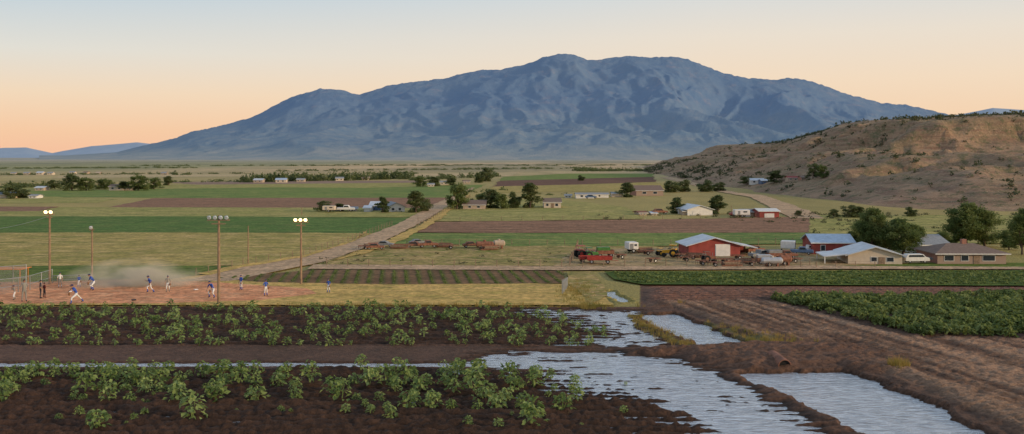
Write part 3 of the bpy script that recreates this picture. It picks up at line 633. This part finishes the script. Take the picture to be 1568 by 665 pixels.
# ---------- vehicles
def wheels(g,xs_,w_,r,ty=.22):
    for x in xs_:
        for sgn in (-1,1):
            g.cyl("wheel",(x,sgn*w_/2-ty/2*sgn,r),(x,sgn*w_/2+ty/2*sgn*.3,r),r,m_tire); g.cyl("hub",(x,sgn*w_/2,r),(x,sgn*w_/2+ty/2*sgn*.35,r),r*.5,m_steel,10)
def car(name,u,v,rz,mat,kind='van'):
    x,y=G(u,v); g=Grp(name,x,y,.25,rz)
    pr={'van':[(-2.4,.4),(-2.4,1.1),(-2.25,1.15),(-1.95,1.75),(1.2,1.75),(1.75,1.2),(2.4,1.05),(2.5,.6),(2.4,.4)],
        'sedan':[(-2.2,.4),(-2.25,.85),(-1.6,.95),(-1.1,1.4),(.3,1.42),(.95,.95),(2.1,.8),(2.25,.4)],
        'pickup':[(-2.6,.5),(-2.6,1.1),(-.7,1.1),(-.6,1.75),(.7,1.75),(1.2,1.15),(2.5,1.05),(2.6,.5)]}[kind]
    g.prism("body",pr,'y',-.9,.9,mat,.06)
    if kind=='van': wn=[(-1.8,1.2),(-1.65,1.62),(1.05,1.62),(1.45,1.2)]
    elif kind=='sedan': wn=[(-1.35,.98),(-1.0,1.33),(.25,1.35),(.7,.98)]
    else: wn=[(-.5,1.2),(-.45,1.62),(.6,1.62),(.95,1.2)]
    g.prism("side_windows",wn,'y',-.93,.93,m_glass); wheels(g,(-1.5,1.5),1.7,.34)
    g.box("bumper",2.5 if kind!='sedan' else 2.2,0,.5,.15,1.7,.2,m_grey); return g
def trailer(name,u,v,L,h_,mat,rz=0):
    x,y=G(u,v); g=Grp(name,x,y,.25,rz); g.box("body",0,0,.55+h_/2,L,2.3,h_,mat,.15); wheels(g,(-.35,.45) if L>4 else (0,),2.2,.36)
    g.box("window",L*.2,-1.16,.55+h_*.62,L*.25,.04,h_*.25,m_glass); g.box("door",-L*.2,-1.16,.6+h_*.4,.6,.04,h_*.75,m_grey)
    g.prism("hitch",[(L/2,.5),(L/2+1,.5),(L/2+1,.6),(L/2,.6)],'y',-.06,.06,m_grey); return g
car("white_van",1402,405,.05,m_white).e.scale=(.75,.75,.75); car("sedan",1440,403,.2,m_grey,'sedan').e.scale=(.75,.75,.75); car("pickup_truck",1165,398,.4,m_grey,'pickup').e.scale=(.75,.75,.75); car("pickup_truck",1228,392,-.3,m_blue,'pickup').e.scale=(.7,.7,.7)
trailer("camper_trailer",1207,388,1.9,1.3,m_white,1.2); trailer("box_trailer",967,389,1.7,1.2,m_white,.2); trailer("camper_trailer",504,326,3.6,1.2,m_cream); trailer("camper_trailer",1135,334,4,1.4,m_white)
def wagon(u,v,rz,mat,load=None,L=4.2,k=.8):
    x,y=G(u,v); g=Grp("farm_wagon",x,y,.25,rz)
    g.box("bed",0,0,.7,L,1.9,.12,mat)
    for sy_ in(-.95,.95): g.box("side_board",0,sy_,1.05,L,.07,.6,mat)
    for sx_ in(-L/2,L/2): g.box("end_board",sx_,0,1.05,.07,1.83,.6,mat)
    wheels(g,(-L*.32,L*.32),1.8,.38); g.prism("drawbar",[(L/2,.55),(L/2+1.2,.45),(L/2+1.2,.52),(L/2,.63)],'y',-.05,.05,mat)
    if load: g.box("load_box",-.3,0,1.5,L*.75,1.6,.9,load,.05)
    g.e.scale=(k,k,k); return g
wagon(918,406,-.05,m_red2,None,4.6); wagon(926,396,.1,m_rust,m_green,3.4); wagon(898,404,.15,m_red2,None,3,.7); wagon(1172,407,.0,m_rust,m_silver,3.8,.7); wagon(1188,399,.1,m_rust,m_grey,4,.7)
def tractor(u,v,rz,mat,k=.8):
    x,y=G(u,v); g=Grp("tractor",x,y,.25,rz)
    g.prism("hood",[(.1,.7),(.1,1.35),(1.5,1.25),(1.6,.7)],'y',-.32,.32,mat,.06); g.prism("chassis",[(-.8,.5),(-.8,.9),(1.5,.75),(1.5,.5)],'y',-.25,.25,m_grey)
    g.prism("fender",[(-1.1,1.35),(-1.0,1.55),(-.2,1.55),(-.1,1.3)],'y',-.8,.8,mat,.03)
    for a,b in ((-.9,-.55),(-.9,.55),(.1,-.5),(.1,.5)): g.box("cab_post",a,b,1.85,.07,.07,.6,m_grey)
    g.box("cab_roof",-.4,0,2.2,1.3,1.3,.1,mat,.03); g.box("seat",-.5,0,1.1,.4,.45,.35,m_tire); g.cyl("exhaust",(1.0,.2,1.3),(1.0,.2,2.0),.04,m_grey)
    for sg in(-1,1): g.cyl("rear_wheel",(-.6,sg*.5,.75),(-.6,sg*.88,.75),.75,m_tire,18); g.cyl("rear_hub",(-.6,sg*.6,.75),(-.6,sg*.9,.75),.35,mat); g.cyl("front_wheel",(1.2,sg*.45,.38),(1.2,sg*.68,.38),.38,m_tire)
    g.e.scale=(k,k,k)
tractor(1027,396,2.8,m_yel,.85); tractor(892,397,.4,m_red2,.85); tractor(1085,404,.2,m_rust,.7); tractor(905,398,.2,m_green,.75); tractor(1012,394,.5,m_yel,.55)
def tank(u,v,rz,mat,L=4,r=.8):
    x,y=G(u,v); g=Grp("storage_tank",x,y,.2,rz)
    g.tube("tank_shell",[(-L/2-.25,0,r+.3),(-L/2,0,r+.3),(L/2,0,r+.3),(L/2+.25,0,r+.3)],[r*.55,r,r,r*.55],mat,18)
    for xx_ in(-L*.3,L*.3): g.box("saddle",xx_,0,.25,.25,r*1.5,.6,m_rust)
    g.cyl("manhole",(0,0,r*2+.25),(0,0,r*2+.5),.25,mat); wheels(g,(-L*.2,),1.4,.3)
tank(742,383,.05,m_rust,2.6,.5); tank(764,382,.2,m_tan,1.6,.55); tank(1182,410,.02,m_silver,2.6,.5); tank(1202,408,.1,m_rust,1.4,.6)
def implement(u,v,rz,L=4,n=7):
    x,y=G(u,v); g=Grp("farm_implement",x,y,.2,rz)
    for yy_ in(-.6,.6): g.box("toolbar",0,yy_,.8,L,.1,.1,m_rust)
    for i in range(n):
        xx_=-L/2+L*i/(n-1); g.tube("tine",[(xx_,.6,.8),(xx_,.3,.5),(xx_,.5,.05)],[.04,.035,.02],m_rust,6); g.box("cross_member",xx_,0,.8,.07,1.1,.07,m_rust)
    wheels(g,(0,),1.6,.35); g.prism("tongue",[(L*.1,.75),(L*.1,.82),(-.1,.82),(-.1,.75)],'y',-2.2,-.6,m_rust); g.e.scale=(.8,.8,.8)
for u,v,r_ in ((1050,402,.1),(1075,408,.0),(1110,405,.2),(1095,410,-.1),(990,392,.3),(950,398,.4),(560,384,.2),(690,383,.1),(1000,404,.5),(1130,399,.2),(1040,397,.3),(1215,404,.2),(1150,409,.0),(905,391,.2),(1062,399,-.3)): implement(u,v,r_,random.uniform(2,4))
for u,v,r_,m_,k_ in ((575,384,.1,m_rust,'sedan'),(590,380,-.2,m_grey,'sedan'),(636,381,.0,m_rust,'sedan'),(655,381,.2,m_rust,'pickup'),(640,377,.4,m_grey,'sedan'),(722,381,.2,m_rust,'sedan'),(1203,398,.1,m_rust,'pickup'),(1240,389,.1,m_white,'pickup'),(1010,329,.2,m_rust,'sedan'),(1130,333,.2,m_red2,'sedan'),(530,325,0,m_white,'pickup'),(905,305,0,m_blue,'sedan'),(1155,390,.5,m_rust,'pickup')): 
    g=car("derelict_car" if m_ in(m_rust,m_grey) else "parked_car",u,v,r_,m_,k_)
    g.e.scale=(.7,.7,.7) if v>370 else (1,1,1)
def lumber(u,v,rz):
    x,y=G(u,v); g=Grp("lumber_pile",x,y,.2,rz)
    for i in range(16): 
        z=.12+.2*(i//5); o=random.uniform(-.4,.4); yy_=-.6+.28*(i%5); g.box("plank",o,yy_,z,random.uniform(2,3.2),.2,.14,m_wood if i%3 else m_rust)
for u,v in ((612,382),(750,384),(890,393),(1120,409),(1140,405),(1065,396),(985,388),(680,380),(570,380)): lumber(u,v,random.uniform(-.5,.5))
# ---------- fences
def fence(name,pts,step=3,hh=1.2,wires=3,mat=m_wood):
    P=[G(*p_) for p_ in pts]; V_=[];f=[];o=0;pp=[]
    for (ax,ay),(bx,by) in zip(P[:-1],P[1:]):
        n=max(1,int(math.hypot(bx-ax,by-ay)/step))
        for i in range(n+1): pp.append((ax+(bx-ax)*i/n,ay+(by-ay)*i/n))
    for x,y in pp:
        v,q_=tube([(x,y,-.2),(x+random.uniform(-.04,.04),y,hh)],[.06,.05],6); V_.append(v);f.append(q_+o);o+=len(v)
    for k in range(wires):
        z=hh*(k+1)/(wires+.3); v,q_=tube([(x,y,z) for x,y in pp],[.012]*len(pp),4); V_.append(v);f.append(q_+o);o+=len(v)
    obj(name,mesh(name,np.concatenate(V_),[(np.concatenate(f),0)],[mat]))
fence("wire_fence",[(500,409),(860,411),(1240,408)]); fence("wire_fence",[(596,376),(1000,377),(1240,374)]); fence("wire_fence",[(300,424),(372,408),(465,393),(540,369),(600,346)]); fence("wire_fence",[(640,349),(690,320),(720,302)],5)
fence("wire_fence",[(885,378),(880,394),(872,408)],2,1.4); fence("wire_fence",[(640,340),(985,337),(1240,333)],5); fence("wooden_rail_fence",[(1130,412),(1250,411),(1340,410)],2.2,1.0,3,m_wood)
nm=N("chain_link"); gp=nm.pos((1,1,1),True); sp=nm.n("ShaderNodeSeparateXYZ"); nm.l(gp,sp.inputs[0])
hzv=nm.math('ADD',sp.outputs[0],sp.outputs[1])
d1=nm.math('ABSOLUTE',nm.math('SINE',nm.math('MULTIPLY',nm.math('ADD',hzv,sp.outputs[2]),30.0))); d2=nm.math('ABSOLUTE',nm.math('SINE',nm.math('MULTIPLY',nm.math('SUBTRACT',hzv,sp.outputs[2]),30.0)))
al=nm.math('LESS_THAN',nm.math('MINIMUM',d1,d2),.16); nm.l(al,nm.b.inputs["Alpha"]); nm.col((.35,.36,.37,1)); nm.b.inputs["Metallic"].default_value=.5
def chain(name,pts,hh):
    P=[G(*p_) for p_ in pts]; g=Grp(name,0,0)
    for i,((ax,ay),(bx,by)) in enumerate(zip(P[:-1],P[1:])):
        g.part("netting",[(ax,ay,.05),(bx,by,.05),(bx,by,hh),(ax,ay,hh)],[(0,1,2,3)],nm.m); L=math.hypot(bx-ax,by-ay); n=max(1,int(L/2.4))
        for z in(hh,hh*.5,.1): g.cyl("rail",(ax,ay,z),(bx,by,z),.03,m_steel,6)
        for j in range(n+1): x=ax+(bx-ax)*j/n; y=ay+(by-ay)*j/n; g.cyl("post",(x,y,0),(x,y,hh+.05),.045,m_steel,8)
chain("chain_link_fence",[(-60,462),(28,450),(46,447),(80,436)],1.9); chain("backstop_fence",[(-60,452),(20,446),(40,444)],3.0); chain("chain_link_fence",[(80,436),(140,434)],1.1)
g=Grp("dugout_shelter",*G(8,441)); m_or=simple("orange_paint",(.55,.2,.05,1),.6)
for a,b in((-1.8,0),(1.8,0),(-1.8,2),(1.8,2)): g.cyl("post",(a,b,0),(a,b,2.2),.05,m_or,8)
g.box("roof",0,1,2.28,4.2,2.6,.1,m_or); g.box("bench",0,1.2,.45,3,.35,.06,m_wood); g.box("bench_leg",-1.2,1.2,.21,.08,.3,.42,m_wood); g.box("bench_leg",1.2,1.2,.21,.08,.3,.42,m_wood)
g=Grp("irrigation_gate",*G(862,452))
for i in range(5): g.box("panel",-.0+i*.2,i*1.3,.8,.12,.08,1.6-.1*i,m_steel,.02); g.cyl("post",(i*.2-.1,i*1.3,-.2),(i*.2-.1,i*1.3,1.8-.1*i),.035,m_steel,8)
g.cyl("rail",(-.1,0,1.4),(.7,5.2,1.3),.03,m_steel,6)
cx,cy=G(1197,562); g=Grp("culvert_pipe",cx,cy+.2,0.05)
g.part("pipe",*(lambda v,f:(v,[tuple(int(i) for i in q_) for q_ in f]))(*tube([(0,-1.1,.2),(0,2.5,.2)],[.5,.5],20)),m_rust).modifiers.new("s",'SOLIDIFY').thickness=.06
g.cyl("pipe_shade_disc",(0,-.98,.2),(0,-.93,.2),.48,m_dk,20)  # flat near-black disc stands in for the shade inside the pipe
# ---------- floodlight poles
m_lit=simple("lit_lamp_glass",(1,.9,.7,1),.3,0,0,1,((1,.66,.30,1),3.2)); m_off=simple("lamp_glass",(.6,.66,.68,1),.2,.2); m_pole=simple("pole_wood",(.27,.18,.115,1),.9,0,.3,2)
def pole(u,vb,vt,lit,n=3,r=.16,bar=True,name="floodlight_pole"):
    x,y=G(u,vb); s=S(vb); hh=(vb-vt)*s; g=Grp(name,x,y)
    g.tube("pole",[(0,0,-.3),(0,0,hh*.5),(0,0,hh)],[r,r*.85,r*.65],m_pole,12)
    if bar:
        W=n*.62; g.box("crossarm",0,-.12,hh-.5,W,.1,.12,m_pole); g.box("crossarm",0,-.12,hh-.9,W*.6,.08,.1,m_pole)
        for i in range(n):
            xx_=-W/2+W*(i+.5)/n*1.0
            g.box("bracket",xx_,-.2,hh-.38,.06,.1,.2,m_steel)
            g.tube("reflector",[(xx_,-.15,hh-.1),(xx_,-.4,hh-.22)],[.11,.24],m_steel,14); g.tube("lamp",[(xx_,-.40,hh-.22),(xx_,-.47,hh-.25)],[.23,.19],m_lit if lit else m_off,14)
    return g
pole(335,467,330,False,4,.17); pole(461,437,334,True,3,.15); pole(76,437,322,True,2,.15); pole(141,432,346,False,1,.12); pole(380,406,346,False,0,.1,False,"utility_pole")
for u,vb,vt in ((462,330,318),(1003,330,318),(1120,330,315)): pole(u,vb,vt,False,0,.1,False,"utility_pole")
x0,y0=G(-80,440); x1,y1=G(76,437); g=Grp("overhead_cable",0,0); g.tube("cable",[(x0+(x1-x0)*i/12,y0+(y1-y0)*i/12,8.6-1.6*math.sin(math.pi*(.25+.75*i/12))) for i in range(13)],[.018]*13,m_steel,5)
# ---------- people
m_skin=simple("skin",(.36,.20,.13,1),.6,0,.05); m_jb=simple("blue_jersey",(.045,.10,.40,1),.8,0,.15,5); m_wp=simple("white_trousers",(.66,.66,.66,1),.85,0,.1,5); m_cap=simple("cap_navy",(.02,.035,.13,1),.8); m_shoe=simple("shoe_black",(.02,.02,.02,1),.6); m_gl=simple("glove_leather",(.22,.10,.04,1),.8); m_gry=simple("grey_clothes",(.25,.24,.22,1),.9); m_drk=simple("dark_clothes",(.035,.035,.045,1),.9); m_hair=simple("dark_hair",(.02,.014,.01,1),.8); m_bat=simple("bat_wood",(.4,.25,.12,1),.5)
import bmesh
POSE={
'stand':dict(pel=(0,0,.95),ch=(0,0,1.22),uc=(0,.0,1.42),nk=(0,-.01,1.53),hd=(0,-.02,1.66),sh=.19,eL=(.27,.02,1.15),wL=(.25,-.12,.92),eR=(-.27,.02,1.15),wR=(-.26,-.10,.90),kL=(.13,-.02,.50),aL=(.15,.02,.08),kR=(-.13,-.02,.50),aR=(-.15,.02,.08)),
'ready':dict(pel=(0,.18,.80),ch=(0,.02,1.02),uc=(0,-.12,1.18),nk=(0,-.19,1.27),hd=(0,-.25,1.38),sh=.19,eL=(.30,-.16,.92),wL=(.24,-.33,.72),eR=(-.30,-.16,.92),wR=(-.24,-.33,.72),kL=(.27,-.14,.46),aL=(.30,.05,.08),kR=(-.27,-.14,.46),aR=(-.30,.05,.08)),
'run':dict(pel=(0,0,.93),ch=(0,-.06,1.2),uc=(0,-.12,1.39),nk=(0,-.16,1.5),hd=(0,-.19,1.63),sh=.19,eL=(.26,.16,1.2),wL=(.27,.0,1.0),eR=(-.26,-.22,1.15),wR=(-.18,-.42,1.25),kL=(.12,-.32,.62),aL=(.13,-.22,.2),kR=(-.12,.08,.5),aR=(-.12,.38,.12)),
'throw':dict(pel=(0,0,.82),ch=(.03,-.1,1.05),uc=(.03,-.22,1.2),nk=(.03,-.28,1.3),hd=(.03,-.34,1.42),sh=.19,eL=(.38,-.35,1.05),wL=(.40,-.55,.9),eR=(-.42,-.2,1.2),wR=(-.6,-.35,1.0),kL=(.3,-.45,.48),aL=(.36,-.5,.08),kR=(-.25,.3,.45),aR=(-.35,.6,.12)),
'bat':dict(pel=(0,.05,.9),ch=(0,0,1.15),uc=(0,-.05,1.35),nk=(0,-.07,1.46),hd=(0,-.1,1.59),sh=.19,eL=(.18,-.25,1.2),wL=(.02,-.3,1.38),eR=(-.30,-.12,1.22),wR=(-.06,-.28,1.44),kL=(.24,-.1,.48),aL=(.32,.0,.08),kR=(-.22,-.05,.48),aR=(-.30,.08,.08))}
def person(name,u,vt,vb,pose,rz,top=m_jb,bot=m_wp,cap=m_cap,glove=True,bat=False):
    D=POSE[pose]; V_=[];E_=[];Rr=[];M_=[]
    def A(p_,r,par=None,mt=0):
        V_.append(Vector(p_)); Rr.append(r)
        if par is not None: E_.append((par,len(V_)-1)); M_.append(mt)
        return len(V_)-1
    pel=A(D['pel'],.135); wst=A((Vector(D['pel'])*.5+Vector(D['ch'])*.5),.125,pel,0); ch=A(D['ch'],.145,wst,0); uc=A(D['uc'],.125,ch,0); nk=A(D['nk'],.055,uc,2); A(Vector(D['nk'])*.4+Vector(D['hd'])*.6,.06,nk,2)
    for sg,e,w_,k,a in((1,'eL','wL','kL','aL'),(-1,'eR','wR','kR','aR')):
        uq=Vector(D['uc']); sh=A(uq+Vector((sg*D['sh'],0,.0)),.062,uc,0); el=A(D[e],.045,sh,0); wr=A(D[w_],.03,el,2)
        d=(Vector(D[w_])-Vector(D[e])).normalized(); side=d.cross(Vector((0,1,.2))).normalized(); palm=A(Vector(D[w_])+d*.07,.034,wr,2)
        for j,(off,ln) in enumerate(((-.032,.07),(-.011,.085),(.011,.08),(.032,.062))):
            b0=Vector(D[w_])+d*.10+side*off; i0=A(b0,.010,palm,2); i1=A(b0+d*ln*.5,.009,i0,2); A(b0+d*ln*.85+Vector((0,-.02,-.01)),.008,i1,2)
        th=A(Vector(D[w_])+d*.05-side*.045,.011,palm,2); A(Vector(D[w_])+d*.095-side*.065,.010,th,2)
        pq=Vector(D['pel']); hp=A(pq+Vector((sg*.095,0,-.07)),.10,pel,1); mk=Vector(D[k]); kn=A(mk,.062,hp,1); ma=Vector(D[a]); cf=A(mk*.6+ma*.4+Vector((0,.02,0)),.058,kn,1); an=A(ma,.04,cf,3); he=A(ma+Vector((0,.04,-.045)),.035,an,4); A(ma+Vector((sg*.03,-.17,-.05)),.032,an,4)
    me=bpy.data.meshes.new("tmp"); me.from_pydata(V_,E_,[]); o=bpy.data.objects.new("tmp",me); sc.collection.objects.link(o)
    bm=bmesh.new(); bm.from_mesh(me); ly=bm.verts.layers.skin.verify(); bm.verts.ensure_lookup_table()
    for i,v in enumerate(bm.verts): v[ly].radius=(Rr[i],Rr[i]*(.72 if i in(0,1,2,3) else 1)); v[ly].use_root=(i==0)
    bm.to_mesh(me); bm.free()
    m1=o.modifiers.new("s",'SKIN'); m1.use_smooth_shade=True; m2=o.modifiers.new("u",'SUBSURF'); m2.levels=1; m2.render_levels=1
    dg=bpy.context.evaluated_depsgraph_get(); body=bpy.data.meshes.new_from_object(o.evaluated_get(dg)); bpy.data.objects.remove(o)
    body.name=name+"_mesh"; body.materials.clear()
    for m_ in(top,bot,m_skin,top,m_shoe,cap,m_hair,m_gl,m_bat,m_wp): body.materials.append(m_)
    for pg in body.polygons:
        c_=Vector(pg.center); best=9;bi=0
        for (i,j),mt in zip(E_,M_):
            a_,b_=V_[i],V_[j]; ab=b_-a_; t_=max(0,min(1,(c_-a_).dot(ab)/ab.length_squared)); dd=(c_-a_-ab*t_).length-(Rr[i]*(1-t_)+Rr[j]*t_)
            if dd<best: best=dd;bi=mt
        if bi==0 and c_.z<D['pel'][2]+.02: bi=1
        pg.material_index=bi
    bm=bmesh.new(); bm.from_mesh(body); hd=Vector(D['hd'])
    def blob(c_,sx_,sy_,sz_,mi,cut=None,seg=12):
        r_=bmesh.ops.create_uvsphere(bm,u_segments=seg,v_segments=8,radius=1,matrix=Matrix.Translation(c_)@Matrix.Diagonal((sx_,sy_,sz_,1)))
        fs={f for v in r_['verts'] for f in v.link_faces}
        for f in fs: f.material_index=mi; f.smooth=True
    blob(hd,.078,.098,.118,2); blob(hd+Vector((0,-.03,-.06)),.052,.062,.055,2); blob(hd+Vector((0,-.105,-.01)),.014,.022,.026,2,seg=8)
    for sg in(-1,1): blob(hd+Vector((sg*.079,.005,-.005)),.012,.02,.03,2,seg=8); blob(hd+Vector((sg*.03,-.09,.015)),.011,.008,.008,6,seg=8)
    blob(hd+Vector((0,-.093,-.055)),.026,.008,.006,7,seg=8)
    blob(hd+Vector((0,.02,.02)),.084,.094,.085,6); blob(hd+Vector((0,.005,.055)),.088,.105,.075,5); blob(hd+Vector((0,-.12,.045)),.07,.085,.010,5)
    if glove: blob(Vector(D['wL'])+(Vector(D['wL'])-Vector(D['eL'])).normalized()*.11,.10,.07,.13,7)
    if bat:
        c0=Vector(D['wR']); dr=Vector((-.35,.25,.9)).normalized(); rt=dr.to_track_quat('Z','Y').to_matrix().to_4x4()
        r_=bmesh.ops.create_cone(bm,cap_ends=True,segments=10,radius1=.015,radius2=.035,depth=.85,matrix=Matrix.Translation(c0+dr*.38)@rt)
        for f in {f for v in r_['verts'] for f in v.link_faces}: f.material_index=8
    bm.to_mesh(body); bm.free()
    for pg in body.polygons: pg.use_smooth=True
    x,y=G(u,vb); full={'stand':1.78,'ready':1.5,'run':1.75,'throw':1.55,'bat':1.72}[pose]; k_=(vb-vt)*S(vb)/full
    obj(name,body,(x,y,.22),rz,(k_,k_,k_))
P_=person
P_("umpire",37,431,465,'stand',.6,m_gry,m_gry,m_drk,False); P_("spectator",62,432,460,'stand',2.0,m_drk,m_drk,m_drk,False); P_("spectator",68,436,459,'stand',2.6,simple("maroon_shirt",(.12,.03,.03,1)),m_drk,m_drk,False); P_("coach",92,420,443,'stand',.3,m_wp,m_gry,m_cap,False)
P_("baseball_batter",117,438,468,'throw',-.9); P_("baseball_player",121,424,443,'stand',.4); P_("baseball_player",141,422,447,'ready',-.9); P_("baseball_player",230,425,452,'run',-1.2); P_("baseball_player",257,425,450,'stand',.2,m_gry)
P_("baseball_player",324,433,459,'ready',-.5); P_("baseball_player",369,424,447,'stand',-.6); P_("baseball_player",407,431,456,'stand',.7); P_("baseball_player",503,430,451,'stand',-.2); P_("baseball_catcher",22,440,462,'bat',-1.2,m_gry,m_wp,m_cap,False,True)
for u,v in((205,463),(108,450),(300,447),(225,437)):
    x,y=G(u,v); g=Grp("base_bag",x,y,.22,.6); g.box("bag",0,0,.05,.45,.45,.1,m_white if u!=205 else m_drk,.03)
# dust cloud
dm_=bpy.data.materials.new("dust"); dm_.use_nodes=True; nt=dm_.node_tree; nt.nodes.clear(); out=nt.nodes.new("ShaderNodeOutputMaterial"); vs=nt.nodes.new("ShaderNodeVolumePrincipled"); nt.links.new(vs.outputs[0],out.inputs["Volume"])
vs.inputs["Color"].default_value=(1,.88,.70,1); vs.inputs["Anisotropy"].default_value=-.2; tcn=nt.nodes.new("ShaderNodeTexCoord"); nz=nt.nodes.new("ShaderNodeTexNoise"); nz.inputs["Scale"].default_value=2.2; nz.inputs["Detail"].default_value=4; nt.links.new(tcn.outputs["Object"],nz.inputs["Vector"])
ln=nt.nodes.new("ShaderNodeVectorMath"); ln.operation='LENGTH'; nt.links.new(tcn.outputs["Object"],ln.inputs[0])
f_=nt.nodes.new("ShaderNodeMapRange"); f_.inputs[1].default_value=.1; f_.inputs[2].default_value=.95; f_.inputs[3].default_value=1; f_.inputs[4].default_value=0; nt.links.new(ln.outputs["Value"],f_.inputs[0])
g_=nt.nodes.new("ShaderNodeMapRange"); g_.inputs[1].default_value=.40; g_.inputs[2].default_value=.64; g_.inputs[4].default_value=1.0; nt.links.new(nz.outputs["Fac"],g_.inputs[0])
mu_=nt.nodes.new("ShaderNodeMath"); mu_.operation='MULTIPLY'; nt.links.new(f_.outputs[0],mu_.inputs[0]); nt.links.new(g_.outputs[0],mu_.inputs[1]); nt.links.new(mu_.outputs[0],vs.inputs["Density"])
me=bpy.data.meshes.new("dust_cloud"); bm=bmesh.new(); bmesh.ops.create_icosphere(bm,subdivisions=2,radius=1.0); bm.to_mesh(me); bm.free(); me.materials.append(dm_)
x,y=G(205,440); obj("dust_cloud",me,(x,y,.7),0,(9.5,4.5,3.2))
print("objects",len(bpy.data.objects))
